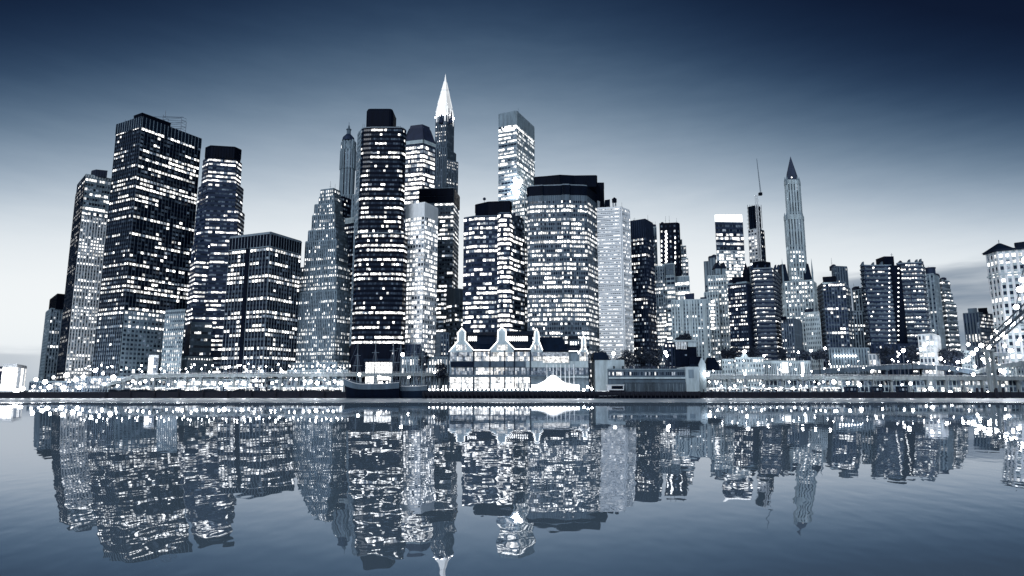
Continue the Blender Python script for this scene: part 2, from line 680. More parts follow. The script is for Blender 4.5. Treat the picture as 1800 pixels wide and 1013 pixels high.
# --- stepped setback tower
T = Tower('setback_tower', 'stepped pale grey setback tower between the black box block and round-fronted dark tower', 'tower', 17, at(585, 600, 570), (MID, SLATE))
sb = S(7.6, 4.4, .52, .55, 'punch', pf=.2, pd=.25, p=.45, k=.6, br=1.8, pier=.5)
sd = dict(sb, pd=.5, p=.2)
for Y, pts in ((588, [(563.5, 335), (586, 332), (598.7, 336)]), (585, [(560.8, 348), (587, 345), (600, 349)]),
               (582, [(553, 361), (588, 358), (602, 362)]), (579, [(549, 380), (589, 377), (606, 383)]),
               (575, [(542, 407), (590, 403), (610, 410)]), (572, [(537, 426), (591, 422), (612, 430)]),
               (566, [(528, 472), (592, 466), (615, 473)]), (560, [(512, 517), (592, 511), (619, 518)])):
    T.tier(Y, pts, [sb, sd] if Y > 570 else [dict(sb, pf=.3, pd=.15, p=.5), dict(sb, pd=.3, p=.35)])
T.tier(545, [(508, 640), (592, 638), (622, 642)], S(9, 9, .5, .5, 'punch', pf=.2, pd=.2, p=.4))
capbox(T, 592, [(568, 334), (590, 333)], T.z, 'penthouse', SLATE, 10) if False else None
T.finish()
# --- slim tower with lantern, far behind
T = Tower('lantern_tower', 'slim old stone tower topped by a dome and lantern, rising behind the setback tower', 'tower', 18, at(612, 400, 900), (MID, SLATE, DARK))
ga = S(60, 6.2, .45, .85, 'punch', pf=0, pd=1, p=.03, br=1, pier=1.2, top=50)
zt, P, lp = T.tier(900, [(601, 250), (605, 246), (621, 246), (625, 251)], ga, ref=1, depth=20)
T.skin(P, 248, 262, S(12, 8, .4, .4, 'punch', pf=0, pd=.6, p=.5), 900, 1)
T.skin(P, 262, 296, S(30, 6, .4, .85, 'punch', pf=0, pd=1, p=0, pier=1.4), 900, .8)
T.tier(896, [(599, 345), (604, 343), (624, 343), (628, 346)], S(7, 5, .4, .5, 'punch', pf=0, pd=.6, p=.2), ref=1, depth=26)
c = at(612.5, 246, 906)
m = MB()
zd = T.z if False else zt
def ring(cx, cy, r, n=12):
    return [(cx + r * math.cos(2 * math.pi * i / n), cy + r * math.sin(2 * math.pi * i / n)) for i in range(n)]
hs = (zrow(234, 900) - zt)
m.prism(ring(c.x, c.y, 9.3), zt, zt + hs * .5, 0, pts1=ring(c.x, c.y, 8.2))
m.prism(ring(c.x, c.y, 8.2), zt + hs * .5, zt + hs, 0, pts1=ring(c.x, c.y, 3.6))
T.part('dome', m, DARK)
m = MB()
zl = zt + hs
zq = zrow(218, 900)
m.prism(ring(c.x, c.y, 3.0, 8), zl, zl + (zq - zl) * .5)
m.prism(ring(c.x, c.y, 3.8, 8), zl + (zq - zl) * .5, zl + (zq - zl) * .58)
m.prism(ring(c.x, c.y, 2.2, 8), zl + (zq - zl) * .58, zq, 0, pts1=ring(c.x, c.y, .8, 8))
m.tube((c.x, c.y, zq), (c.x, c.y, zq + 5), .3)
T.part('lantern', m, SLATE)
T.finish()
# pieces between the setback tower and the round tower
T = Tower('office_block', 'narrow black block below the lantern tower', 'office block', 19, at(610, 450, 700), (NAVY, BLACK))
T.tier(700, [(599, 349), (602, 346), (617, 352)], S(9, 6, .8, .4, pf=.03, pd=.7, p=.2, br=1.0))
T.finish()
T = Tower('office_block', 'narrow pale topped block wedged left of the round-fronted dark tower', 'office block', 20, at(614, 480, 640), (NAVY, NAVY, LIGHT))
T.tier(640, [(606, 387), (624, 384)], S(9, 6, .8, .4, pf=.1, pd=.5, p=.35, top=11), depth=20)
T.skin([onz(606, 387, T.z), onz(624, 384, T.z)], 385, 395, S(30, 30, .01, .02, pd=1, mp=2, ms=2), 640, .8)
T.finish()
# --- the round-fronted dark tower
T = Tower('round_fronted_tower', 'black tower with curved front, ribbon windows and a rounded black cap box', 'skyscraper', 21, at(668, 500, 555), (MULL, BLACK, MID))
rb = S(9.1, 4.4, .9, .44, off=.002, pf=.34, pd=.28, p=.45, k=.8, br=2.2, pier=0, pw=.12, every=5)
fac = [(636, 227.5), (640, 225.6), (653, 224.6), (680, 224.6), (704, 225), (709, 226.5), (714, 230)]
side = S(9.1, 5, .8, .5, 'punch', pf=.1, pd=.3, p=.4, br=.5, mp=2, ms=2, pier=.3)
T.tier(556, [(629, 236)] + fac, [side] + [rb] * 6, ref=3, depth=34, bottom=606)
zt = T.z
lo = [(625, 414), (630, 411.5), (646, 410.4), (690, 410.4), (710, 411.4), (716, 415)]
T.tier(551, lo, rb, ref=2, depth=38, bottom=606)
T.tier(553, [(622, 607), (640, 605), (692, 605), (712, 608)], [None, None, None], ref=1, depth=30, core=1)
# lobby hall, overlit
m = MB()
A, B = at(643, 640, 548), at(690, 640, 548)
lob = MB()
for i in range(9):
    x0 = A.x + (B.x - A.x) * i / 9
    x1 = A.x + (B.x - A.x) * (i + 1) / 9
    lob.quad((x0 + .2, 547.4, 8), (x1 - .2, 547.4, 8), (x1 - .2, 547.4, zrow(637, 548)), (x0 + .2, 547.4, zrow(637, 548)), 0, 2.6)
m.box(A.x - 1, B.x + 1, 547.6, 556, GZ, zrow(634, 548))
m.box(A.x - 1.5, B.x + 1.5, 546.4, 556, zrow(635, 548), zrow(631, 548))
T.part('lobby_hall', m, NAVY)
T.part('lobby_glass', lob, WIN, lit=True)
q = MB()
for k in range(4):
    q = MB()
    for i in range(14):
        x0 = A.x + (B.x - A.x) * i / 14
        x1 = A.x + (B.x - A.x) * (i + .8) / 14
        zz = zrow(623 - 5.2 * k, 552)
        q.quad((x0, 551.6, zz), (x1, 551.6, zz), (x1, 551.6, zz + 1.4), (x0, 551.6, zz + 1.4), 0, T.rnd.choice((.2, 1.2, 1.6, 2)))
    T.part('window_band', q, WIN, lit=True)
c = at(671, 200, 572)
m = MB()
z2 = zrow(194, 566)
hw = (at(694.7, 200, 566).x - at(648, 200, 566).x) / 2
r = 3
loop = []
for (sx, sy, a0) in ((-1, -1, 180), (1, -1, 270), (1, 1, 0), (-1, 1, 90)):
    for k in range(4):
        t = R(a0 + 30 * k)
        loop.append((c.x + sx * (hw - r) + r * math.cos(t), c.y + sy * (10 - r) + r * math.sin(t)))
m.prism(loop, zt, z2 - 2)
m.prism(loop, z2 - 2, z2, pts1=inner(loop, .93))
for i in range(len(loop)):
    m.tube((loop[i][0], loop[i][1], zt), (loop[i][0], loop[i][1], z2 - 2), .18, n=4)
T.part('cap_box', m, BLACK)
m = MB()
p = at(699, 224, 564)
m.box(p.x - 1.6, p.x + 1.6, p.y, p.y + 5, zt, zt + 4.5)
m.tube((p.x + 2.4, p.y, zt), (p.x + 2.4, p.y, zt + 5), .2)
T.part('roof_hut', m, NAVY)
antenna(T, 660, 190, 566, z2, .12)
antenna(T, 680, 190, 566, z2, .12)
T.finish()
# --- mansard-roofed tower
T = Tower('mansard_tower', 'brightly lit tower under a steep dark hipped mansard roof', 'skyscraper', 22, at(740, 300, 700), (SLATE, DARK, LIGHT))
mb_ = S(9.2, 6.5, .93, .58, pf=.75, pd=.05, p=.7, br=2.2, top=9, pier=.3, pw=.3)
zt, P, lp = T.tier(700, [(709, 250), (744, 246), (765, 254)], mb_, depth=36)
T.skin(P, 246, 252, S(20, 20, .01, .02, pd=1, mp=2, ms=2), 700, .8)
m = MB()
base = [(p[0], p[1]) for p in lp]
ht = zrow(213, 700) - zt
m.prism(base, zt, zt + ht * .8, pts1=inner(base, .66))
m.prism(inner(base, .66), zt + ht * .8, zt + ht, pts1=inner(base, .6))
for i in range(4):
    a, b = base[i], inner(base, .66)[i]
    m.tube((a[0], a[1], zt), (b[0], b[1], zt + ht * .8), .7, n=5)
T.part('mansard_roof', m, [mat('slate_roof', (.012, .02, .05), .6)])
T.finish()
# --- floodlit-spire tower
T = Tower('spire_tower', 'slim art deco tower whose pointed spire is floodlit brilliant white', 'skyscraper', 23, at(784, 300, 820), (SLATE, DARK, MID))
sj = S(6, 4.2, .42, .5, 'punch', pf=.02, pd=.5, p=.22, br=1.6, pier=1.0, ms=1)
zt, P, lp = T.tier(820, [(766, 206), (785, 203), (797.5, 208)], sj)
T.tier(816, [(765, 262), (785, 259), (801, 264)], sj)
T.tier(812, [(764, 284), (785, 281), (805, 286)], sj)
lit_st = mat('floodlit_stone', (.62, .65, .7), .6, .12, .3)
base = [(p[0], p[1]) for p in lp]
z1_, z2_, z3_, z4_ = zrow(180, 820), zrow(158, 820), zrow(137, 820), zrow(122, 820)
m = MB()
cr = glowmat('crown_flood_glow', (1, .99, .97), .42, False, (.75, .77, .8))  # part of the floodlight on crown and spire is put in as emission
fl = MB()
for k in range(4):
    a_, b_ = lp[k], lp[(k + 1) % 4]
    for t_ in (.3, .7):
        x_, y_ = a_[0] + (b_[0] - a_[0]) * t_, a_[1] + (b_[1] - a_[1]) * t_
        cx_, cy_ = sum(p[0] for p in lp) / 4, sum(p[1] for p in lp) / 4
        fl.ball((x_ + (x_ - cx_) * .35, y_ + (y_ - cy_) * .35, zt + 2), .9, n=8, h=5)
        fl.tube((x_, y_, zt + 1), (x_ + (x_ - cx_) * .35, y_ + (y_ - cy_) * .35, zt + 2), .2, n=4)
T.part('crown_floodlight', fl, glowmat('spire_flood', (1, .99, .97), 34))
b9 = inner(base, .96)
m.prism(b9, zt, z1_, pts1=inner(base, .8))
for k in range(4):
    a, b = b9[k], b9[(k + 1) % 4]
    for t in (.12, .5, .88):
        x, y = a[0] + (b[0] - a[0]) * t, a[1] + (b[1] - a[1]) * t
        m.prism(ring(x, y, 1.7, 6), zt - 8, z1_ - 10)
        m.prism(ring(x, y, 1.9, 6), z1_ - 10, z1_ - 2, pts1=ring(x, y, .1, 6))
T.part('crown', m, cr)
m = MB()
m.prism(inner(base, .78), z1_, z2_, pts1=inner(base, .46))
m.prism(inner(base, .46), z2_, z3_, pts1=inner(base, .14))
m.prism(inner(base, .14), z3_, z4_, pts1=inner(base, .01))
for k in range(4):
    for f0, f1, za_, zb_ in ((.8, .47, z1_, z2_), (.47, .15, z2_, z3_)):
        a, b = inner(base, f0)[k], inner(base, f1)[k]
        m.tube((a[0], a[1], za_), (b[0], b[1], zb_), .8, .5, n=5)
m.prism(inner(base, .52), z2_ - 1, z2_ + .6)
m.prism(inner(base, .2), z3_ - 1, z3_ + .5)
T.part('spire', m, cr)
m = MB()
for k in range(5):
    p0 = at(777 + 3.4 * k, 158.5, 806)
    m.ball((p0.x, p0.y, p0.z), .55, n=6, h=4)
T.part('finial', m, DARK)
m = MB()
for px_, py_, w_ in ((775.5, 199, 3.2), (793, 196, 2.2), (789, 190, 1.2)):
    p0 = at(px_, 212, 803)
    m.prism(ring(p0.x, p0.y, w_, 6), p0.z - 4, zrow(py_, 803), pts1=ring(p0.x, p0.y, .5, 6))
T.part('buttress', m, DARK)
T.finish()
# --- flat dark topped block
T = Tower('office_block', 'dark flat-topped block behind the pale gridded tower', 'office block', 24, at(790, 500, 630), (MID, SLATE, BLACK))
sk = S(8.4, 5.6, .88, .45, pf=.2, pd=.22, p=.5, br=1.7, top=26, pier=.3, pw=.2, every=2)
zt, P, lp = T.tier(632, [(737, 333), (797.5, 331), (807, 337)], [dict(sk, ms=1), sk])
T.skin(P, 331, 356, S(40, 40, .01, .02, pd=1, mp=2, ms=2), 632, .5)
T.tier(622, [(738, 520), (800, 508), (815, 514)], sk)
T.finish()
# --- pale gridded tower
T = Tower('apartment_tower', 'pale gridded tower with blank light top band, right of the round-fronted dark tower', 'tower', 25, at(740, 500, 565), (WHITE, WHITE))
sl = S(8.9, 6.6, .74, .58, 'punch', pf=.5, pd=.02, p=.75, k=.5, br=1.9, top=24, pier=.35, sp=.3)
T.tier(565, [(713.5, 361.5), (747, 356.6), (770, 363)], sl)
T.finish()
# --- bay fronted tower
T = Tower('office_tower', 'tower with bright rounded bay and dark top block, right of the spire', 'tower', 26, at(860, 500, 570), (SLATE, DARK, BLACK, SLATE))
sm = S(9, 6.4, .9, .5, pf=.12, pd=.22, p=.48, k=.6, br=2.0, pier=.15, pw=.3, every=3)
sbay = S(9, 6, .97, .52, pf=.85, pd=.03, p=.7, br=2.2, pier=0)
T.tier(572, [(815.5, 384), (834, 381), (875, 380)], [sm, sm], depth=34, ref=1)
T.tier(566, [(875, 377), (880, 375), (896, 375), (901, 378)], sbay, depth=30, ref=1)
zt = T.z
T.tier(574, [(899, 380), (901, 379), (921, 388)], [sm, dict(sm, pf=.1, pd=.3, mp=3, ms=3)], depth=30, ref=1)
capbox(T, 580, [(836, 359.5), (858, 354.5), (896, 353), (899, 356)], GZ + 120, 'top_block', BLACK, 26)
m = MB()
p = at(851.5, 350, 590)
m.tube((p.x, p.y, zt), (p.x, p.y, p.z - 2), .18, n=5)
m.ball((p.x, p.y, p.z), 1.5, n=8, h=6)
T.part('radar_ball', m, DARK)
T.finish()
# --- tall pale slab with floodlight
T = Tower('office_tower', 'tall pale slab with blank grey top and a dazzling floodlit lower part', 'skyscraper', 27, at(905, 300, 760), (MID, LIGHT, SLATE))
sn = S(7.6, 7, .95, .5, pf=.5, pd=.12, p=.65, br=1.7, pier=0, top=24, mp=1, ms=0)
sn2 = S(24, 4.2, .55, .8, pf=.1, pd=.1, p=.6, br=1.3, pier=.6, top=26, mp=0, ms=0)
zt, P, lp = T.tier(760, [(876.5, 199), (908, 195.5), (939, 224)], [sn, S(7.6, 4.2, .7, .6, pf=.35, pd=.2, p=.5, br=1.7, top=26, pier=.5, mp=1, ms=0)])
T.skin(P, 222, 226, S(5, 5, .95, .7, pf=1, pd=0, p=1, br=2.4, pier=0), 760, .4)
T.skin(P, 283, 289, S(6, 5, .97, .8, pf=1, pd=0, p=1, br=2.2, pier=0), 760, .4)
m = MB()
p = at(909, 329, 752)
for dx, dz, rr0 in ((0, 0, 3.6), (-4.5, -4, 2.4), (4, 5, 2.4), (1, -9, 2.2), (-3, 6, 1.8)):
    m.ball((p.x + dx, p.y - 6, p.z + dz), rr0, n=14, h=9)
    m.tube((p.x + dx, p.y - 6, p.z + dz), (p.x + dx, p.y + 12, p.z + dz), .3, n=5)
T.part('floodlight_bank', m, glowmat('floodlight', (1, .99, .97), 45))
antenna(T, 911, 190, 775, T.z, .3)
T.finish()
# block seen between bay tower and the wide one
T = Tower('office_block', 'pale lit block in the gap between the bay-fronted tower and the wide faceted one', 'office block', 28, at(918, 450, 640), (LIGHT, MID))
T.tier(640, [(898, 352), (922, 350), (936, 356)], S(8, 6, .75, .55, 'punch', pf=.45, pd=.05, p=.6, br=1.5))
T.finish()
# --- the wide faceted tower
T = Tower('office_tower', 'widest faceted tower in the middle with black double cap', 'skyscraper', 29, at(990, 500, 560), (MULL, DARK, MID, SLATE))
so = S(8.7, 4.6, .72, .52, pf=.36, pd=.2, p=.5, k=.8, br=1.9, top=27, pier=.3, pw=.28, every=1, mp=0, ms=3)
sb_ = dict(so, bw=8, pf=.3)
zt, P, lp = T.tier(560, [(927, 330), (931, 328), (953, 326.4), (956, 326.9), (986, 326), (989, 325), (1000, 325), (1003, 326), (1026, 326.6), (1031, 327.2), (1048, 341)],
       [so, so, sb_, so, sb_, sb_, sb_, so, sb_, so], ref=5, depth=30)
sh = MB()
for i in range(len(P) - 1):
    A, B = P[i], P[i + 1]
    L = (B - A).length
    u = (B - A) / L
    n = Vector((u.y, -u.x))
    sh.obox(A, u, n, 0, L, .1, .6, zt - 9, zt - .3)
T.part('parapet', sh, BLACK)
for px_ in (955, 1003, 1030):
    pass
capbox(T, 564, [(940, 311), (960, 309.5), (984, 307.2), (1010, 308.5), (1048, 308)], zt, 'cap_block', BLACK, 24)
capbox(T, 590, [(1040, 321), (1061.5, 321)], zt - 30, 'stair_block', BLACK, 16)
T.finish()
# --- white balcony tower
T = Tower('apartment_tower', 'white residential tower of thin balcony lines with a water tank on its roof', 'apartment tower', 30, at(1080, 500, 575), (WHITE, WHITE, WHITE))
sp_ = S(7.4, 4.2, .8, .44, pf=.55, pd=.02, p=.75, k=.5, br=1.3, pier=0, balc=1.1)
zt, P, lp = T.tier(575, [(1049, 367), (1090.5, 364.6), (1106.7, 371)], [sp_, S(7.4, 5.5, .6, .5, 'punch', pf=.2, pd=.15, p=.5, br=1.4)])
m = MB()
for i in range(2):
    A, B = P[i], P[i + 1]
    L = (B - A).length
    u = (B - A) / L
    n = Vector((u.y, -u.x))
    m.obox(A, u, n, L - .9 if i == 0 else 0, L if i == 0 else .9, .2, 1.5, GZ, zt)
T.part('corner_pier', m, WHITE)
def water_tank(T, px, py0, py1, Y, z0, w):
    p = at(px, py1, Y)
    zt_ = at(px, py0, Y).z
    m = MB()
    h = zt_ - p.z
    m.prism(ring(p.x, p.y, w, 14), p.z, p.z + h * .62)
    m.prism(ring(p.x, p.y, w * 1.08, 14), p.z + h * .62, zt_, pts1=ring(p.x, p.y, .15, 14))
    tk = T.part('water_tank', m, BLACK)
    g = MB()
    for a in (45, 135, 225, 315):
        x, y = p.x + w * .8 * math.cos(R(a)), p.y + w * .8 * math.sin(R(a))
        g.tube((x, y, z0), (x, y, p.z), .28, n=5)
    g.tube((p.x - w * .6, p.y, z0), (p.x + w * .6, p.y, p.z), .14, n=4)
    g.build('tank_leg', STEEL, tk)
water_tank(T, 1080, 347, 356, 583, zt, 2.2)
capbox(T, 582, [(1063, 352), (1072, 350.5)], zt, 'roof_hut', BLACK, 8)
capbox(T, 588, [(1050, 353), (1063, 356)], zt, 'penthouse', PALE, 8)
T.finish()
# --- dark tower right of it
T = Tower('office_tower', 'near-black narrow tower right of the white balcony tower', 'tower', 31, at(1128, 500, 620), (DARK, NAVY, BLACK))
sq = S(7.6, 5, .7, .5, 'punch', pf=.1, pd=.3, p=.4, k=.5, br=1.6, top=32, sp=.3)
zt, P, lp = T.tier(620, [(1108, 390), (1134, 386), (1147, 388)], sq)
antenna(T, 1115, 382, 628, T.z, .15)
T.finish()
T = Tower('office_block', 'thin grey block edge showing right of the near-black narrow tower', 'office block', 32, at(1152, 500, 650), (LIGHT, SLATE))
T.tier(650, [(1143, 401), (1154, 400)], S(7.5, 5, .7, .5, pf=.2, pd=.1, p=.6, br=1.5, top=14), depth=20)
T.tier(640, [(1148, 470), (1168, 468)], S(7, 5, .7, .5, pf=.3, pd=.1, p=.6, br=1.5, top=4), depth=20)
T.finish()
# --- black tower with lit seam
T = Tower('office_tower', 'solid black tower with a glowing vertical zigzag seam', 'tower', 33, at(1176, 450, 700), (BLACK, BLACK))
T.tier(700, [(1159, 394), (1189, 392.5), (1194.5, 394)], S(10, 8, .4, .4, 'punch', pf=0, pd=.7, p=.15, br=1.2, pier=.2))
m = MB()
for k in range(17):
    p = at(1170.5 + (k % 2) * 1.3, 408 + 3.4 * k, 697)
    m.box(p.x - .9, p.x + .9, p.y, p.y + .8, p.z - .9, p.z + .9)
T.part('light_seam', m, TUBE)
m = MB()
for px_, a, b in ((1163, 424, 466), (1187, 418, 462)):
    for k in range(6):
        p = at(px_, a + (b - a) * k / 5, 697)
        m.box(p.x - .5, p.x + .5, p.y, p.y + .6, p.z - 1.2, p.z + 1.2)
T.part('light_slot', m, TUBE)
T.finish()
T = Tower('setback_tower', 'stepped pale tower stepping down right of the solid black tower', 'tower', 34, at(1200, 480, 720), (LIGHT, SLATE))
T.tier(722, [(1190, 424), (1199, 422)], S(7, 5, .7, .5, pf=.4, pd=.1, p=.6, br=1.4), depth=20)
T.tier(716, [(1192, 434), (1206, 433)], S(7, 5, .7, .5, pf=.4, pd=.1, p=.6, br=1.4), depth=22)
T.tier(710, [(1190, 456), (1209.5, 455)], S(7, 5, .7, .5, pf=.4, pd=.1, p=.6, br=1.4), depth=24)
T.finish()
T = Tower('office_block', 'lit block under a blank grey sign-like top, in front of the solid black tower', 'office block', 35, at(1175, 560, 640), (LIGHT, MID, SLATE))
T.tier(640, [(1164, 466), (1185, 464)], S(8.6, 7, .92, .5, pf=.6, pd=.1, p=.6, br=1.8, top=22), depth=20, sides=True)
T.skin([onz(1164, 466, T.z), onz(1185, 464, T.z)], 466, 484, S(40, 60, .01, .02, pd=1, mp=0, ms=2, every=1, pw=.6), 640, .5)
T.finish()
T = Tower('office_block', 'squat glowing block with an overlit glass front, below the stepped pale tower', 'office block', 36, at(1198, 540, 645), (LIGHT, MID))
T.tier(645, [(1185, 488), (1211, 486)], S(9, 5.5, .85, .6, pf=.8, pd=.02, p=.8, br=2.4, top=8), depth=20, sides=True)
T.finish()
# --- broad apartment block
T = Tower('apartment_block', 'broad low grey apartment block with projecting vertical ribs', 'apartment block', 37, at(1210, 570, 600), (LIGHT, MID, DARK))
st = S(7.2, 5.6, .42, .5, 'punch', pf=.03, pd=.25, p=.36, k=.2, br=1.7, top=5)
zt, P, lp = T.tier(600, [(1180, 529), (1245, 527)], st, depth=24, sides=True)
m = MB()
A, B = P[0], P[1]
L = (B - A).length
u = (B - A) / L
n = Vector((u.y, -u.x))
for k in range(5):
    m.obox(A, u, n, L * (k + .3) / 5, L * (k + .3) / 5 + 1.6, .4, 1.6, GZ, zt)
T.part('rib', m, LIGHT)
capbox(T, 606, [(1204, 517), (1220, 515.5)], zt, 'penthouse', DARK, 10)
capbox(T, 608, [(1231, 523), (1242, 522)], zt, 'roof_hut', DARK, 6)
T.finish()
# --- grey slab pair
T = Tower('apartment_tower', 'blank-sided grey slab tower left of the white-topped glass tower', 'tower', 38, at(1245, 500, 720), (SLATE, MID, LIGHT))
T.tier(720, [(1237, 461), (1249, 460)], S(9, 6, .5, .4, 'punch', pf=0, pd=.8, p=.2, top=40), depth=16)
T.tier(714, [(1246.5, 455), (1258, 454)], S(9, 8, .4, .4, 'punch', pf=.02, pd=.5, p=.3, top=30), depth=16)
capbox(T, 720, [(1247, 451), (1254, 451)], T.z, 'roof_hut', DARK, 8)
T.finish()
T = Tower('gabled_block', 'old masonry block with small pointed dormers and one blazing window column', 'office block', 39, at(1260, 540, 640), (LIGHT, MID, DARK))
sw = S(7.6, 5, .55, .5, 'punch', pf=.25, pd=.15, p=.5, k=.4, br=1.7, top=3)
zt, P, lp = T.tier(640, [(1238, 515), (1262, 513)], sw, depth=24, sides=True)
T.tier(648, [(1244, 486), (1276, 484)], sw, depth=24, sides=True)
zz = T.z
m = MB()
for px_, w_ in ((1262.5, 5.2), (1273, 4)):
    p = at(px_, 484, 652)
    hh = zrow(472, 652)
    m.box(p.x - w_ * .5, p.x + w_ * .5, p.y, p.y + 9, zz, hh)
T.part('dormer', m, MID)
m = MB()
for px_, w_ in ((1262.5, 5.2), (1273, 4)):
    p = at(px_, 484, 652)
    hh = zrow(472, 652)
    top_ = zrow(461, 652)
    m.prism([(p.x - w_ * .65, p.y - .5), (p.x + w_ * .65, p.y - .5), (p.x + w_ * .65, p.y + 9.5), (p.x - w_ * .65, p.y + 9.5)], hh, top_,
            pts1=[(p.x - .2, p.y - .5), (p.x + .2, p.y - .5), (p.x + .2, p.y + 9.5), (p.x - .2, p.y + 9.5)])
T.part('dormer_roof', m, NAVY)
m = MB()
for k in range(9):
    p = at(1253, 530 + 6 * k, 627)
    w_ = (1.5, 2.2, 1.0, 1.9, 2.3, 1.4, 2.0, 1.2, 1.7)[k]
    m.box(p.x - w_, p.x - .25, p.y, p.y + .8, p.z - .8, p.z + .8)
    m.box(p.x + .1, p.x + w_, p.y, p.y + .8, p.z - .8, p.z + .8)
T.part('lit_window_column', m, glowmat('blazing_window', (1, .99, .97), 3.0, True))
T.finish()
# --- white topped glass tower
T = Tower('office_tower', 'glass tower whose flat top glows solid white against the sky', 'skyscraper', 40, at(1282, 450, 850), (MID, DARK, LIGHT))
zt, P, lp = T.tier(850, [(1257, 391), (1305.5, 392)], S(8.5, 7, .94, .5, pf=.35, pd=.4, p=.4, br=1.8, pier=.1, top=2), depth=40, bottom=440, sides=True)
T.skin(P, 440, 640, S(6.4, 5, .85, .6, pf=.85, pd=0, p=.8, br=1.8, mp=2, ms=2, pier=.2), 850, .2)
T.skin(P, 416, 422, S(6, 5, .95, .7, pf=1, pd=0, p=1, br=2, pier=0), 850, .4)
m = MB()
p0, p1 = at(1257.5, 377, 850), at(1305, 377, 850)
m.box(p0.x, p1.x, 851, 853.5, zt + 1, p0.z)
T.part('glowing_screen', m, glowmat('white_screen', (1, 1, 1), 1.6, False))
m = MB()
for k in range(9):
    x = p0.x + (p1.x - p0.x) * k / 8
    m.tube((x, 850.6, zt), (x, 850.6, p0.z + .8), .22, n=4)
T.part('screen_frame', m, PALE)
T.finish()
# --- tower being built with a crane
T = Tower('unfinished_tower', 'narrow unfinished tower wrapped in scaffold netting, beside a crane', 'tower', 41, at(1328, 400, 900), (MID, NAVY, PALE))
zt, P, lp = T.tier(900, [(1315, 405), (1330, 402), (1343, 406)], [S(6.4, 5.5, .7, .55, 'punch', pf=.2, pd=.1, p=.55, br=1.4, mp=2, ms=2), S(9, 8, .4, .35, 'punch', pf=.03, pd=.35, p=.5, br=1.6, ms=1, mp=1)], depth=26)
T.tier(892, [(1314, 470), (1331, 466), (1349, 470)], S(8, 6, .5, .5, 'punch', pf=.1, pd=.2, p=.5), depth=30)
capbox(T, 905, [(1315, 364), (1325, 361.5), (1336, 363)], zt, 'unfinished_top', BLACK, 20)
m = MB()
for k in range(6):
    a = at(1313, 366 + k * 7, 899)
    b = at(1338, 366 + k * 7, 899)
    m.tube((a.x, a.y, a.z), (b.x, b.y, b.z), .35, n=5)
for k in range(7):
    a = at(1314 + 4 * k, 362, 899)
    m.tube((a.x, a.y, zt), (a.x, a.y, a.z + 1.5), .3, n=5)
T.part('scaffold', m, NAVY)
T.finish()
K = thing('tower_crane', 'tall tower crane with raised jib beside the unfinished tower', 'crane', (at(1338, 600, 888).x, 888, GZ))
bx_ = at(1338.5, 470, 888).x
m = MB()
ztop = zrow(343, 888)
for dx, dy in ((-1.3, -1.3), (1.3, -1.3), (1.3, 1.3), (-1.3, 1.3)):
    m.tube((bx_ + dx, 888 + dy, GZ), (bx_ - 1.5 + dx, 888 + dy, ztop), .34, n=4)
k = 0
zz = GZ + 2
while zz < ztop - 4:
    s_ = 1 if k % 2 else -1
    m.tube((bx_ - 1.3 * s_, 886.7, zz), (bx_ + 1.3 * s_, 886.7, zz + 4), .22, n=4)
    zz += 4
    k += 1
m.build('mast', PALE, K)
m = MB()
p = at(1337, 341, 888)
q = at(1330, 279, 888)
m.box(p.x - 2.6, p.x + 1.8, 886, 890, p.z - 2.2, p.z + 1.6)
m.build('cab', BLACK, K)
m = MB()
d = (q - p)
for off in ((-.7, -.7), (.7, -.7), (0, .7)):
    m.tube((p.x + off[0], p.y + off[1], p.z), (q.x + off[0] * .2, q.y + off[1] * .2, q.z), .3, .14, n=4)
for k in range(16):
    a, b = p + d * (k / 16), p + d * ((k + 1) / 16)
    w_ = .7 * (1 - k / 18)
    m.tube((a.x - w_, a.y - .6, a.z), (b.x + w_, b.y - .6, b.z), .14, n=4)
m.build('jib', SLATE, K)
# --- gothic tower
T = Tower('gothic_tower', 'tall gothic stone skyscraper with pinnacles and a dark pointed spire', 'skyscraper', 42, at(1405, 500, 760), (LIGHT, MID, NAVY))
sy = S(8.2, 5, .5, .5, 'punch', pf=.3, pd=.1, p=.6, k=.4, br=1.8, pier=.9, ms=1)
syd = S(20, 8, .45, .8, 'punch', pf=0, pd=.9, p=.1, br=1, pier=1.2, ms=1)
def gothic_box(Y, pts, st, **k):
    zt, P, lp = T.tier(Y, pts, st, **k)
    return zt, P, lp
zt1, P1, l1 = gothic_box(766, [(1380, 320), (1383, 317), (1402, 317), (1405, 320)], dict(syd, fh=20, bw=5), depth=13, ref=1)
zt2, P2, l2 = gothic_box(763, [(1379.5, 381), (1383, 378), (1408, 378), (1411, 381)], dict(syd, fh=28, bw=6), depth=18, ref=1, bottom=432)
T.skin(P2, 432, 640, dict(sy, bw=5.6), 763, .2)
T.tier(758, [(1371, 500), (1379, 496), (1428, 493), (1434, 498)], sy, depth=26, ref=1)
zw_ = T.z
T.tier(752, [(1373, 566), (1378, 562), (1434, 560), (1439, 565)], dict(sy, pf=.1), depth=30, ref=1)
def pinnacle(T, x, y, z0, z1, w, m_=MID):
    m = MB()
    zc_ = z0 + (z1 - z0) * .5
    m.prism(ring(x, y, w, 6), z0, zc_)
    m.prism(ring(x, y, w * 1.2, 6), zc_, z1, pts1=ring(x, y, .05, 6))
    T.part('pinnacle', m, m_)
m = MB()
base = [(p[0], p[1]) for p in l1]
zs = zt1
m.prism(inner(base, .95), zs, zrow(304, 770), pts1=inner(base, .7))
m.prism(inner(base, .7), zrow(304, 770), zrow(287, 770), pts1=inner(base, .32))
m.prism(inner(base, .32), zrow(287, 770), zrow(273, 770), pts1=inner(base, .01))
cxx = sum(p[0] for p in base) / 4
cyy = sum(p[1] for p in base) / 4
m.tube((cxx, cyy, zrow(285, 770)), (cxx, cyy, zrow(269, 770)), .22)
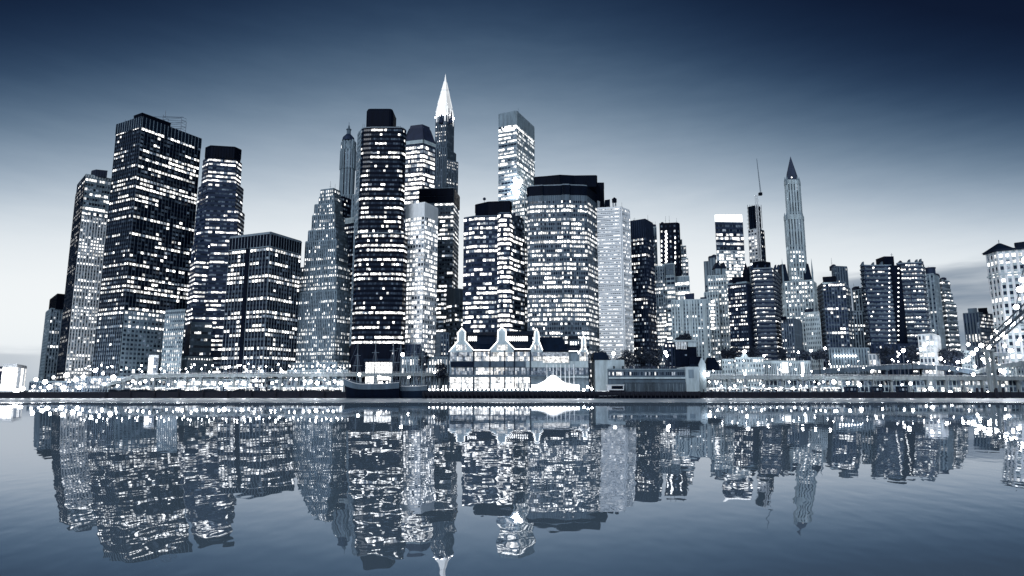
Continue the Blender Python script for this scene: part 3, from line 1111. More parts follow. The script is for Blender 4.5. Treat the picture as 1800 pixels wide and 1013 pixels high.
T.part('spire', m, mat('copper_roof', (.022, .034, .07), .6))
for p in l1:
    pinnacle(T, p[0], p[1], zt1 - 6, zrow(308, 766), 1.2)
for p in l2:
    pinnacle(T, p[0], p[1], zt2 - 6, zrow(371, 763), 1.1)
T.skin(P1, 318, 324, S(20, 3, .3, .3, 'punch', pd=1, pier=1), 766, .5)
T.skin(P2, 378, 386, S(20, 3, .3, .3, 'punch', pd=1, pier=1), 763, .5)
for (pa, pb, ytop) in ((1377, 1388, 463), (1415, 1429, 462)):
    m = MB()
    a, b = at(pa, 495, 759), at(pb, 495, 759)
    zr = zrow(ytop, 759)
    m.prism([(a.x, 759), (b.x, 759), (b.x, 780), (a.x, 780)], zw_, zr, pts1=[(a.x + 1.2, 765), (b.x - 1.2, 765), (b.x - 1.2, 774), (a.x + 1.2, 774)])
    T.part('wing_roof', m, NAVY)
    pinnacle(T, a.x if pa < 1400 else b.x, 759, zw_ - 8, zrow(ytop - 8, 759), 1.0)
pinnacle(T, at(1372, 500, 758).x, 760, zw_ - 8, zrow(478, 758), 1.3, NAVY)
m = MB()
p = at(1390.5, 313, 764)
m.ball((p.x, 762, p.z), .8, n=6, h=4)
T.part('roof_light', m, TUBE)
T.finish()
# --- dark apartment tower
T = Tower('apartment_tower', 'dark apartment tower with a bright column of windows and boxy black roof', 'apartment tower', 43, at(1300, 550, 600), (DARK, NAVY))
sz = S(7.2, 5, .7, .45, 'punch', pf=.2, pd=.12, p=.55, k=.4, br=2.1, top=3)
zt, P, lp = T.tier(600, [(1279, 499), (1311, 496), (1325, 500)], [sz, S(7.2, 6, .3, .4, 'punch', pf=0, pd=.9, p=.1)])
capbox(T, 606, [(1287, 487.5), (1308, 487)], zt, 'penthouse', BLACK, 10)
m = MB()
for i in range(2):
    A, B = P[i], P[i + 1]
    L = (B - A).length
    u = (B - A) / L
    n = Vector((u.y, -u.x))
    m.obox(A, u, n, -.3, L + .3, .3, .8, zt - 1, zt + .6)
T.part('cornice', m, MID)
T.finish()
T = Tower('office_block', 'dark masonry block ending in a sharp witch-hat turret, behind the dark apartment tower', 'office block', 44, at(1312, 540, 660), (NAVY, BLACK))
T.tier(660, [(1305, 504), (1322, 502)], S(8, 6, .5, .4, 'punch', pf=.0, pd=.7, p=.2), depth=20)
m = MB()
p = at(1312.5, 500, 664)
m.prism(ring(p.x, p.y, 3.6, 8), T.z, zrow(484, 664))
m.prism(ring(p.x, p.y, 4.2, 8), zrow(484, 664), zrow(462, 664), pts1=ring(p.x, p.y, .1, 8))
T.part('turret', m, BLACK)
T.finish()
# --- rounded balcony tower
T = Tower('apartment_tower', 'rounded apartment tower ringed by pale balcony lines, centre-right below the crane', 'apartment tower', 45, at(1345, 540, 590), (MULL, DARK, MID))
sa = S(8.0, 5.4, .8, .42, pf=.12, pd=.2, p=.5, k=.4, br=1.9, balc=1.0, pier=0)
T.tier(590, [(1320, 476), (1325, 473), (1357, 472), (1363, 476), (1370.5, 484)], [sa, sa, sa, dict(sa, pd=.8, pf=0)], ref=1, depth=26)
zt = T.z
capbox(T, 598, [(1323, 461), (1336, 459), (1354, 461)], zt, 'penthouse', BLACK, 14)
m = MB()
for px_ in (1321, 1330, 1344, 1352, 1362, 1367):
    p = at(px_, 474, 592)
    m.prism([(p.x - .5, p.y), (p.x + 1.6, p.y), (p.x + 1.6, p.y + 3), (p.x - .5, p.y + 3)], zt, zt + 4.5, pts1=[(p.x + 1.3, p.y), (p.x + 1.6, p.y), (p.x + 1.6, p.y + 3), (p.x + 1.3, p.y + 3)])
T.part('roof_fin', m, DARK)
T.finish()
T = Tower('brick_block', 'small dark block with slanting black side wall in front of the gothic tower', 'office block', 46, at(1390, 590, 570), (SLATE, DARK, BLACK))
T.tier(570, [(1373, 563), (1394, 561), (1408, 565)], [S(7, 5, .5, .5, 'punch', pf=.1, pd=.3, p=.4, br=1.5), S(8, 8, .3, .3, 'punch', pf=0, pd=1)])
capbox(T, 574, [(1373, 557), (1382, 556)], T.z, 'roof_hut', BLACK, 6)
T.finish()
T = Tower('office_block', 'pale block with triplet windows standing against the foot of the gothic tower', 'office block', 47, at(1425, 590, 600), (LIGHT, LIGHT))
T.tier(600, [(1415, 551), (1440, 549)], S(8.5, 3.6, .5, .5, 'punch', pf=.02, pd=.4, p=.2), depth=16, sides=True)
T.finish()
# --- apartment tower with boxes
T = Tower('apartment_tower', 'dark apartment tower with two boxy roof blocks, right of the gothic tower', 'apartment tower', 48, at(1465, 550, 590), (SLATE, DARK, NAVY))
sx = S(7.6, 5.0, .78, .48, 'punch', pf=.25, pd=.12, p=.62, k=.5, br=2.2, sp=.4)
T.tier(590, [(1437, 505), (1446, 498), (1485, 497)], [dict(sx, pd=.8, pf=0, balc=.9, ms=2), sx], depth=26, ref=1)
zt = T.z
T.tier(600, [(1462, 472), (1466, 469), (1489, 470)], S(8, 6, .4, .4, 'punch', pf=0, pd=.85, p=.15), depth=18, ref=1)
T.tier(596, [(1484, 505), (1494, 508)], S(7.6, 6, .7, .5, pf=.1, pd=.3, p=.4), depth=18)
capbox(T, 598, [(1446, 487), (1469, 485.5)], zt, 'penthouse', BLACK, 10)
m = MB()
A, B = at(1446, 497, 589.3), at(1485, 497, 589.3)
m.box(A.x - .3, B.x + .3, 588.6, 589.6, zt - 1, zt + .5)
T.part('cornice', m, LIGHT)
T.finish()
T = Tower('office_block', 'slim block with vertical stripes between the dark apartment tower and the twin slab', 'office block', 49, at(1508, 560, 620), (MID, NAVY))
T.tier(620, [(1499, 512), (1519, 509)], S(7.5, 6, .6, .5, 'punch', pf=.1, pd=.3, p=.5, br=1.6, pier=.7), depth=20, sides=True)
capbox(T, 626, [(1503, 505), (1510, 503)], T.z, 'roof_hut', NAVY, 6)
T.tier(610, [(1495, 548), (1524, 548)], S(7.5, 6, .6, .5, 'punch', pf=.1, pd=.3, p=.5, br=1.6), depth=20)
T.finish()
# --- twin slab
T = Tower('apartment_tower', 'broad twin slab apartment tower with balcony stripes and a dark stair core up the middle', 'apartment tower', 50, at(1570, 550, 590), (MID, DARK, BLACK, SLATE))
se = S(8.4, 5.0, .78, .48, pf=.12, pd=.1, p=.6, k=.5, br=2.0, balc=1.0, pier=0)
sed = dict(se, pd=.9, pf=0, p=.1)
T.tier(590, [(1512.5, 470), (1519, 467), (1533, 467.5), (1567, 467)], [sed, sed, se], ref=1, depth=24)
zt = T.z
T.tier(590, [(1577, 464), (1596, 463), (1619, 462.5), (1624, 466)], [se, se, sed], ref=1, depth=24)
zt2 = T.z
m = MB()
a, b, c_ = at(1556, 450, 592), at(1573, 450, 592), at(1578.5, 460, 592)
m.box(at(1565, 464, 589).x, c_.x, 588.6, 606, GZ, zt)
m.box(a.x, b.x, 594, 608, zt, a.z)
T.part('stair_core', m, BLACK)
m = MB()
for px_ in (1563.5, 1579.5):
    k = 0
    y = 472
    while y < 615:
        z_ = zrow(y, 588)
        xx = xat(px_, 588, z_)
        m.box(xx - .45, xx + .45, 587.9, 588.5, z_ - .5, z_ + .5)
        y += 8.4
T.part('stair_light', m, TUBE)
m = MB()
for px_, zb_, py_ in ((1516, zt, 460), (1534, zt, 461), (1549, zt, 460), (1598, zt2, 456), (1611, zt2, 456), (1618, zt2, 455)):
    p = at(px_, 466, 592)
    z_ = zrow(py_, 592)
    m.prism([(p.x - 1.6, p.y), (p.x + 1.6, p.y), (p.x + 1.6, p.y + 2.4), (p.x - 1.6, p.y + 2.4)], zb_, z_, pts1=[(p.x + 1.1, p.y), (p.x + 1.6, p.y), (p.x + 1.6, p.y + 2.4), (p.x + 1.1, p.y + 2.4)])
T.part('roof_fin', m, SLATE)
antenna(T, 1567, 445, 598, zrow(450, 592), .3)
T.finish()
# --- right hand group
T = Tower('apartment_tower', 'narrow grey tower with a round roof drum, right of the twin slab', 'apartment tower', 51, at(1640, 560, 630), (MID, SLATE))
zt, P, lp = T.tier(630, [(1628, 486), (1641, 482), (1650, 487)], S(8.4, 6, .5, .4, 'punch', pf=.05, pd=.4, p=.35, br=1.7))
m = MB()
p = at(1636, 480, 636)
m.prism(ring(p.x, p.y, 4.2, 12), zt, zrow(473, 636))
m.prism(ring(p.x, p.y, 4.7, 12), zrow(473, 636), zrow(471, 636))
T.part('roof_drum', m, DARK)
T.finish()
T = Tower('setback_tower', 'stepped apartment tower with bright bands, rightmost of the right-hand cluster', 'apartment tower', 52, at(1665, 560, 650), (LIGHT, SLATE, PALE))
s1 = S(9, 6, .85, .42, pf=.3, pd=.1, p=.6, br=1.9, pier=0, balc=.8)
T.tier(650, [(1649, 496), (1655, 493), (1669, 495)], s1, depth=22, ref=1)
T.tier(646, [(1652, 518), (1660, 515), (1674, 517)], s1, depth=24, ref=1)
T.tier(640, [(1655, 536), (1663, 533), (1680, 535)], s1, depth=26, ref=1)
capbox(T, 656, [(1652, 494), (1661, 492)], zrow(495, 650), 'roof_hut', SLATE, 6)
T.finish()
T = Tower('office_block', 'low grey block with two roof boxes, left of the corniced tower', 'office block', 53, at(1720, 580, 640), (SLATE, DARK, LIGHT))
T.tier(640, [(1692.6, 552), (1720, 550), (1747, 554)], [S(22, 6, .5, .6, 'punch', pf=0, pd=.5, p=.3, br=1.4, top=12), S(7, 5, .7, .5, pf=.35, pd=.1, p=.6, br=1.9)])
zt = T.z
capbox(T, 648, [(1701, 542.5), (1717, 541.5)], zt, 'water_house', SLATE, 8)
capbox(T, 648, [(1719, 542), (1735, 541)], zt, 'penthouse', BLACK, 8)
m = MB()
A, B = at(1692, 552, 639), at(1720, 550, 639)
T.finish()
# --- corniced tower at the right edge
T = Tower('corniced_tower', 'ornate pale tower with projecting dark cornice and pavilion roof, cut by the right edge', 'tower', 54, at(1770, 520, 520 + 60), (PALE, LIGHT, NAVY, MID))
si = S(12, 10.5, .55, .55, 'punch', pf=.25, pd=.15, p=.5, k=.4, br=2.0, top=5)
zt, P, lp = T.tier(580, [(1733, 446), (1752, 440), (1845, 432)], [si, si], depth=40, ref=1)
m = MB()
for i in range(2):
    A, B = P[i], P[i + 1]
    L = (B - A).length
    u = (B - A) / L
    n = Vector((u.y, -u.x))
    m.obox(A, u, n, -1.5, L + 1.5, .3, 2.0, zt - 1.2, zt + .6)
T.part('cornice', m, NAVY)
m = MB()
for i in range(2):
    A, B = P[i], P[i + 1]
    L = (B - A).length
    u = (B - A) / L
    n = Vector((u.y, -u.x))
    for yy in (483, 572):
        zz = zrow(yy, 580)
        m.obox(A, u, n, -.8, L + .8, .3, 1.2, zz - .6, zz + .8)
T.part('string_course', m, LIGHT)
m = MB()
p = at(1757, 440, 590)
b4 = [(p.x - 10, p.y - 8), (p.x + 12, p.y - 8), (p.x + 12, p.y + 10), (p.x - 10, p.y + 10)]
m.prism(b4, zt + .6, zrow(427, 588), pts1=inner(b4, .1))
m.tube((p.x + 1, p.y + 1, zrow(428, 588)), (p.x + 1, p.y + 1, zrow(421, 588)), .25)
T.part('pavilion_roof', m, NAVY)
capbox(T, 592, [(1783, 427), (1830, 421)], zt, 'penthouse', NAVY, 14)
T.finish()
# ================================================================ LOW BUILDINGS ALONG THE SHORE
def low(name, label, cat, seed, Y, pts, st, mats=(MID, SLATE), depth=16, cap=None, glass=WIN, **k):
    if len(pts) == 2:
        pts = [pts[0], (pts[1][0], pts[0][1])]
    T = Tower(name, label, cat, seed, at(pts[0][0], 640, Y), mats, glass)
    T.tier(Y, pts, st, depth=depth if len(pts) == 2 else None, **k)
    return T


wl = S(8, 6, .5, .5, 'punch', pf=.2, pd=.2, p=.45, br=1.6)
T = low('glass_hall', 'overlit white boxy hall at the far left edge of the waterfront', 'hall', 60, 560, [(5, 644), (30, 642), (47, 645)],
        S(40, 14, .97, .9, pf=1, pd=0, p=1, br=2.2, pier=.1, jag=0), (WHITE, WHITE))
T.finish()
T = low('warehouse', 'dark low shed behind the overlit white hall at far left', 'shed', 61, 580, [(-40, 646), (6, 648)], S(9, 8, .5, .4, 'punch', pf=0, pd=.6, p=.3), (SLATE, DARK))
T.finish()
T = low('glass_hall', 'low lit glass ferry hall beneath the two leftmost towers', 'hall', 62, 560, [(52, 672), (132, 668)],
        S(7, 5, .8, .6, pf=.3, pd=.2, p=.5, br=1.2, pier=.4), (MID, SLATE))
T.finish()
T = low('glass_hall', 'long lit glass hall with sloping roof under the biggest dark slab', 'hall', 63, 556, [(133, 664), (232, 659)],
        S(6.5, 5, .8, .6, pf=.3, pd=.2, p=.5, br=1.1, pier=.4), (MID, SLATE))
T.finish()
T = low('beacon_block', 'small tall white box glowing solid like a lantern near the ribbon-windowed tower', 'light box', 64, 548, [(262, 626), (279, 625)],
        S(36, 8, .98, .95, pf=1, pd=0, p=1, br=2.6, pier=.05, sp=.1, jag=0), (WHITE, WHITE), depth=9, sides=True)
T.finish()
T = low('market_hall', 'low pale hall with small windows behind the elevated road, below the setback tower', 'hall', 65, 550, [(505, 652), (612, 650)], wl, (LIGHT, MID))
T.finish()
T = low('office_block', 'small dark block with a few lit windows below the pale gridded tower', 'office block', 66, 560, [(712, 607), (738, 606)], S(8, 6, .5, .4, 'punch', pf=.05, pd=.5, p=.3), (DARK, NAVY), sides=True)
T.finish()
T = low('office_block', 'dark narrow block right behind the left end of the pier pavilion', 'office block', 67, 565, [(757, 592), (775, 586), (789, 592)], S(8, 6, .5, .4, 'punch', pf=.05, pd=.5, p=.3), (SLATE, DARK))
T.finish()
T = low('market_hall', 'pillared grey market hall with lit doorways behind the ship masts', 'hall', 68, 548, [(706, 629), (792, 627)], S(15, 5.4, .5, .6, 'punch', pf=.1, pd=.3, p=.4, br=1.8, pier=.8), (MID, SLATE))
T.finish()
T = low('office_block', 'dark windowed block rising just behind the pavilion roofs', 'office block', 69, 560, [(880, 592), (925, 590)], wl, (SLATE, DARK))
T.finish()
# temple-fronted house
T = low('temple_front_house', 'dark house with a white pillared portico and trees behind, centre right', 'house', 70, 540, [(1186, 610), (1224, 608)], S(30, 30, .1, .1, pf=0, pd=1, p=0), (NAVY, BLACK), sides=False)
zt = T.z
m = MB()
for k in range(7):
    x = at(1189 + 2.8 * k, 610, 538.5).x
    m.tube((x, 538.3, zrow(614, 538)), (x, 538.3, zrow(600.5, 538)), .38, n=6)
T.part('column', m, WHITE)
m = MB()
a, b = at(1186, 600, 538).x, at(1224, 600, 538).x
m.box(a, b, 537.6, 546, zrow(600.5, 538), zrow(598, 538))
m.box(a + 11, b, 539, 546, zt, zrow(600.5, 538))
T.part('portico_roof', m, LIGHT)
T.finish()
T = Tower('gabled_house', 'dark gabled house with pale end wall beside the pillared portico', 'house', 71, at(1232, 650, 535), (NAVY, BLACK, LIGHT))
a, b = at(1214, 660, 532).x, at(1240, 660, 532).x
zg, zr = zrow(640, 532), zrow(627, 532)
m = T.wall
mid = (a + b) / 2 + 3
m.prism([(a, 532), (b, 532), (b, 560), (a, 560)], GZ, zg)
rf = MB()
rf.prism([(a - .8, 531.2), (b + .5, 531.2), (b + .5, 560.5), (a - .8, 560.5)], zg, zr, pts1=[(a - .2, 531.2), (mid, 531.2), (mid, 560.5), (a - .2, 560.5)])
T.part('roof', rf, BLACK)
e = MB()
bb = at(1241, 650, 530).x
e.prism([(bb - 5.5, 530.2), (bb, 530.2), (bb, 532.5), (bb - 5.5, 532.5)], GZ, zrow(640, 530))
e.prism([(bb - 5.5, 530.2), (bb, 530.2), (bb, 532.5), (bb - 5.5, 532.5)], zrow(640, 530), zrow(629, 530), pts1=[(bb - 3.2, 530.2), (bb - 2.8, 530.2), (bb - 2.8, 532.5), (bb - 3.2, 532.5)])
T.part('end_wall', e, LIGHT)
T.finish()
def pitched(T, x0, x1, Y, d, z0, z1, m_=NAVY, hip=3.0):
    r = MB()
    r.prism([(x0 - .5, Y - .6), (x1 + .5, Y - .6), (x1 + .5, Y + d + .6), (x0 - .5, Y + d + .6)], z0, z1,
            pts1=[(x0 + hip, Y + d * .4), (x1 - hip, Y + d * .4), (x1 - hip, Y + d * .6), (x0 + hip, Y + d * .6)])
    return T.part('roof', r, m_)
T = low('row_house', 'row house with a big dark pitched roof, first right of the dark gabled house', 'house', 72, 545, [(1243, 651), (1268, 651)], wl, (LIGHT, MID))
pitched(T, T.P[0].x, T.P[1].x, 545, 16, T.z, zrow(628, 545), BLACK)
T.finish()
T = low('row_house', 'flat row house with two rows of tiny windows, left of the curved-gable warehouse', 'house', 73, 546, [(1269, 633), (1291, 632)], S(8, 4.6, .45, .5, 'punch', pf=.0, pd=.3, p=.4, br=1.6), (LIGHT, LIGHT))
T.finish()
T = low('gabled_warehouse', 'pale warehouse with a swept gable over its middle, behind the elevated road', 'warehouse', 74, 545, [(1292, 630), (1342, 630)], S(9, 5.5, .45, .5, 'punch', pf=.1, pd=.3, p=.4, br=1.4), (LIGHT, LIGHT))
g = MB()
x0, x1 = at(1298, 630, 544.6).x, at(1320, 630, 544.6).x
zc_ = T.z
pts = [(x0 + (x1 - x0) * t, zc_ + 4.2 * math.exp(-((t - .5) / .2) ** 2)) for t in [i / 12 for i in range(13)]]
for i in range(12):
    p, q = pts[i], pts[i + 1]
    g.prism([(p[0], 544.2), (q[0], 544.2), (q[0], 546), (p[0], 546)], zc_ - 1, max(p[1], q[1]))
T.part('gable', g, LIGHT)
T.finish()
T = low('market_hall', 'long pale ribbed market shed with two glowing doors, right of the swept gable', 'hall', 75, 548, [(1343, 636), (1425, 635)], S(22, 3.4, .5, .75, 'punch', pf=0, pd=.7, p=.2, br=1.0), (LIGHT, LIGHT))
for px_, w_ in ((1380, 4.6), (1411, 2.2)):
    d = MB()
    p = at(px_, 645, 547.2)
    d.box(p.x - w_ * .5, p.x + w_ * .5, 547.0, 547.5, zrow(656, 547), zrow(637, 547))
    T.part('door', d, glowmat('glowing_door', (1, .99, .97), 1.8, False))  # bright doorway light put into the panel as emission
T.finish()
T = low('arcade_building', 'low grey building with a blazing arcade of lamps, below the dark apartment tower', 'building', 76, 575, [(1456, 613), (1528, 611)], S(9, 6, .45, .5, 'punch', pf=.05, pd=.3, p=.3, br=1.4, bot=4), (MID, SLATE))
m = MB()
for k in range(8):
    p = at(1468 + 5.2 * k, 626, 573)
    m.ball((p.x, p.y, p.z), .75, n=8, h=5)
T.part('arcade_lamp', m, LAMPS)
T.finish()
T = low('kiosk', 'small flat-roofed pavilion with three lit openings, right of the blazing arcade', 'kiosk', 77, 572, [(1526, 624), (1546, 624)], S(14, 6.5, .55, .5, 'punch', pf=1, pd=0, p=1, br=2.0, top=5), (PALE, MID))
T.finish()
T = low('office_block', 'dark blank block at the foot of the twin slab tower', 'office block', 78, 585, [(1530, 606), (1600, 604)], S(9, 8, .4, .4, 'punch', pf=0, pd=.8, p=.15), (DARK, NAVY))
T.finish()
T = low('office_block', 'small pale block with glowing round-looking windows in front of the twin slab', 'office block', 79, 560, [(1613, 590), (1640, 588), (1652, 592)], S(11, 7, .6, .6, 'punch', pf=.3, pd=.1, p=.5, br=1.8), (PALE, LIGHT))
T.finish()
T = low('office_block', 'low white-fronted building under the stepped banded tower', 'office block', 80, 600, [(1688, 618), (1712, 616)], wl, (LIGHT, LIGHT))
T.finish()
T = low('bridge_house', 'small pale stone bridge house below the corniced tower', 'building', 81, 560, [(1765, 642), (1815, 640)], wl, (LIGHT, MID))
T.finish()
for i, (x0, x1, y, Y, lab) in enumerate(((1440, 1460, 622, 600, 'low dark block filling the street left of the blazing arcade'), (1648, 1690, 622, 610, 'low dark block behind the roadside trees at right'),
                                         (1168, 1186, 604, 560, 'low dark block left of the pillared portico'), (1405, 1424, 628, 575, 'low grey block at the foot of the gothic tower'))):
    T = low('office_block', lab, 'office block', 82 + i, Y, [(x0, y), (x1, y)], wl, (DARK, NAVY), sides=True)
    T.finish()

# ---------------------------------------------------------------- ferry terminal and ferry
T = Tower('ferry_terminal', 'long pale ferry shed with banded walls on the pier right of the pavilion', 'terminal', 90, at(1140, 690, 506), (MID, SLATE, mat('shed_cladding', (.05, .072, .1), .8, .5), LIGHT))
Yt = 506
w = T.wall
xa, xb, xc, xd = (at(p, 660, Yt).x for p in (1048, 1070, 1205, 1228))
w.box(xa, at(1100, 650, Yt).x, Yt + 6, Yt + 30, 4.9, zrow(633, Yt + 6), 3)
w.box(xb, xc, Yt + 1.5, Yt + 28, 4.9, zrow(648, Yt), 1)
w.box(xb, xc, Yt, Yt + 1.5, zrow(666, Yt), zrow(663, Yt), 3)
w.box(xb + 12, xc + 1, Yt + .5, Yt + 1.5, 4.9, zrow(673, Yt), 2)
w.box(xb, xc, Yt + .9, Yt + 1.5, zrow(650.5, Yt), zrow(648.5, Yt), 0)
w.box(xb + 12, xc, Yt + .2, Yt + .6, zrow(674, Yt), zrow(672, Yt), 2)
w.box(xc, xd, Yt - 1.5, Yt + 26, 4.9, zrow(645, Yt), 3)
w.box(xc + 2, xc + 6, Yt - 1.8, Yt - 1.5, zrow(665, Yt), zrow(650, Yt), 0)
rk = random.Random(8)
for k in range(34):
    x = xb + 12 + (xc - xb - 12) * k / 34
    w.box(x, x + .22, Yt + .25, Yt + .5, 4.9, zrow(674, Yt) - .1, 1 if rk.random() < .6 else 0)
for k in range(9):
    x = xb + 4 + (xc - xb - 8) * (k + rk.random() * .6) / 9
    u_ = MB()
    u_.box(x, x + rk.uniform(1.2, 3.4), Yt + 6, Yt + 9, zrow(648, Yt), zrow(648, Yt) + rk.uniform(.8, 2.2))
    T.part('roof_unit', u_, ROOFD)
xr0, xr1 = at(1043, 630, Yt + 5).x, at(1072, 630, Yt + 5).x
u_ = MB()
u_.prism([(xr0, Yt + 5.4), (xr1, Yt + 5.4), (xr1, Yt + 24), (xr0, Yt + 24)], zrow(633, Yt + 6) + .01, zrow(619, Yt + 6), pts1=[(xr0 + 1, Yt + 8), (xr1 - 2.4, Yt + 8), (xr1 - 2.4, Yt + 21), (xr0 + 1, Yt + 21)])
T.part('roof', u_, NAVY)
u_ = MB()
for k in range(16):
    x = xb + 6 + (xc - xb - 12) * k / 16
    u_.tube((x, Yt + 1.7, zrow(648, Yt)), (x, Yt + 1.7, zrow(648, Yt) + 1.1), .08, n=4)
u_.box(xb, xc, Yt + 1.62, Yt + 1.78, zrow(648, Yt) + 1.05, zrow(648, Yt) + 1.2)
T.part('railing', u_, STEEL)
r_ = random.Random(5)
n_ = 40
for k in range(n_):
    x0 = xb + (xc - xb) * (k + .15) / n_
    x1 = xb + (xc - xb) * (k + .85) / n_
    q = MB()
    z0, z1 = zrow(660, Yt), zrow(654, Yt)
    q.quad((x0, Yt + 1.45, z0), (x1, Yt + 1.45, z0), (x1, Yt + 1.45, z1), (x0, Yt + 1.45, z1), 0, r_.choice((0, 0, .05, .1, .5, 1.2)))
    T.part('window', q, WIN, lit=True)
for px_ in (1079, 1083):
    q = MB()
    p = at(px_, 655, Yt + 5.9)
    q.box(p.x - .6, p.x + .6, Yt + 5.8, Yt + 6, zrow(660, Yt), zrow(651, Yt))
    T.part('door', q, NAVY)
T.finish()
F_ = thing('ferry', 'white ferry with two dark window bands moored by the pale shed', 'boat', (at(1075, 690, 498).x, 498, 0))
fx0, fx1 = at(1047, 690, 498).x, at(1098, 690, 498).x
def hull_mesh(x0, x1, Y, beam, sheer, bow=0.25, bowleft=True, stern=.7, rake=3.0, z0=-1.5, n=18):
    """loft of cross sections; sheer(t) gives deck height"""
    m = MB()
    secs = []
    for i in range(n + 1):
        t = i / n
        b = beam * min(1.0, (t / bow) ** .6 if t < bow else 1.0)
        if t > .8:
            b *= 1 - (1 - stern) * ((t - .8) / .2) ** 2
        b = max(b, .12)
        zt = sheer(t)
        row = []
        for (f, h) in ((.35, 0), (.75, .3), (.95, .65), (1.0, 1.0)):
            z = z0 + (zt - z0) * h
            xx = t + 0.0
            x = x0 + (x1 - x0) * t
            if t < .25:
                x += (x1 - x0) / abs(x1 - x0) * rake * (1 - h) * (1 - t / .25)
            row.append((x, b * f, z))
        secs.append(row)
    for i in range(n):
        for s_ in (-1, 1):
            for j in range(3):
                a, b, c, d = secs[i][j], secs[i + 1][j], secs[i + 1][j + 1], secs[i][j + 1]
                m.quad((a[0], Y + s_ * a[1], a[2]), (b[0], Y + s_ * b[1], b[2]), (c[0], Y + s_ * c[1], c[2]), (d[0], Y + s_ * d[1], d[2]), 1 if j == 2 else 0)
        a, b = secs[i][3], secs[i + 1][3]
        m.quad((a[0], Y - a[1], a[2] - .6), (b[0], Y - b[1], b[2] - .6), (b[0], Y + b[1], b[2] - .6), (a[0], Y + a[1], a[2] - .6), 2)
    e = secs[-1]
    for j in range(3):
        a, b = e[j], e[j + 1]
        m.quad((a[0], Y - a[1], a[2]), (a[0], Y + a[1], a[2]), (b[0], Y + b[1], b[2]), (b[0], Y - b[1], b[2]), 0)
    return m, secs
m, sc_ = hull_mesh(fx1, fx0, 498, 4.5, lambda t: 3.2 + 1.2 * (1 - t) ** 2, bow=.3)
m.build('hull', [BLACK, PALE, SLATE], F_)
m = MB()
m.box(fx0 + 2, fx1 - 1.5, 494.6, 501.5, 3.2, 5.6)
m.box(fx0 + 1.5, fx1 - 1, 494.2, 501.9, 5.6, 6.1)
m.box(at(1068, 680, 498).x, fx1 - 1, 495, 501, 6.1, 9.8)
m.box(at(1066, 680, 498).x, fx1 - .5, 494.6, 501.4, 9.8, 10.3)
m.build('cabin', [PALE], F_)
for k in range(12):
    q = MB()
    x = fx0 + 3 + (fx1 - fx0 - 6) * k / 12
    q.box(x, x + 1.2, 494.5, 494.6, 4, 5.2)
    q.build('window', LAMPS if k in (1, 2, 4) else BLACK, F_)
q = MB()
q.box(at(1074, 680, 498).x, fx1 - 1.6, 494.85, 494.98, 7.0, 9.4)
q.build('dark_window_band', BLACK, F_)
q = MB()
q.box(at(1071, 688, 493).x, fx1 - .8, 493.2, 493.5, zrow(692, 493), zrow(686, 493))
q.build('dark_hull_opening', BLACK, F_)

# ---------------------------------------------------------------- the pavilion on the pier
T = Tower('pier_pavilion', 'glass pier pavilion with gables outlined in white light bulbs', 'pavilion', 91, at(880, 690, 505), (LIGHT, MID, NAVY, SLATE))
YP = 505
X = lambda p: at(p, 640, YP).x
Zr = lambda r: zrow(r, YP)
w = T.wall
w.box(X(789), X(1036), YP + 6, YP + 34, 5.0, Zr(618), 1)
w.box(X(789), X(962), YP - .5, YP + 6, Zr(662), Zr(659), 3)
w.box(X(792), X(832), YP + .5, YP + 6, Zr(645), Zr(636), 2)
w.box(X(832), X(924), YP + .5, YP + 6, Zr(645), Zr(636), 3)
w.box(X(924), X(1036), YP + 1, YP + 6, Zr(646), Zr(635), 0)
w.box(X(962), X(1036), YP + 1.2, YP + 6, Zr(664), Zr(661), 0)
# lit glazing, bay by bay
rr = random.Random(9)
def bay(x0, x1, r0, r1, y, lit, name='glazing'):
    q = MB()
    a, b, c, d = X(x0), X(x1), Zr(r1), Zr(r0)
    nx = max(1, int((b - a) / 1.6))
    for i in range(nx):
        for j in range(2):
            p0, p1 = a + (b - a) * (i + .06) / nx, a + (b - a) * (i + .94) / nx
            q0, q1 = c + (d - c) * (j + .05) / 2, c + (d - c) * (j + .95) / 2
            q.quad((p0, y, q0), (p1, y, q0), (p1, y, q1), (p0, y, q1), 0, lit * rr.choice((.35, .6, 1, 1, 1.2, 1.4)))
    T.part(name, q, WIN, lit=True)
for a, b, l in ((791, 832, .55), (834, 861, 1.2), (862, 904, 1.5), (906, 932, 1.1), (934, 956, .7), (1019, 1035, 1.0)):
    bay(a, b, 618, 635, YP + 1.5, l)
for a, b, l in ((793, 832, .5), (836, 866, 1.8), (868, 892, 1.0), (894, 924, .5), (926, 960, .3), (965, 1034, .35)):
    bay(a, b, 646, 658.5, YP + 4, l)
for a, b, l in ((791, 811, 1.6), (812, 832, 2.2), (834, 861, 2.4), (863, 887, 2.4), (889, 911, 2.3), (913, 932, 2.0)):
    bay(a, b, 663, 684, YP + 2.5, l)
for px_ in (789, 832, 861, 887, 904, 932, 1035):
    c = MB()
    c.tube((X(px_), YP, 5), (X(px_), YP, Zr(616)), .42, n=8)
    T.part('column', c, NAVY)
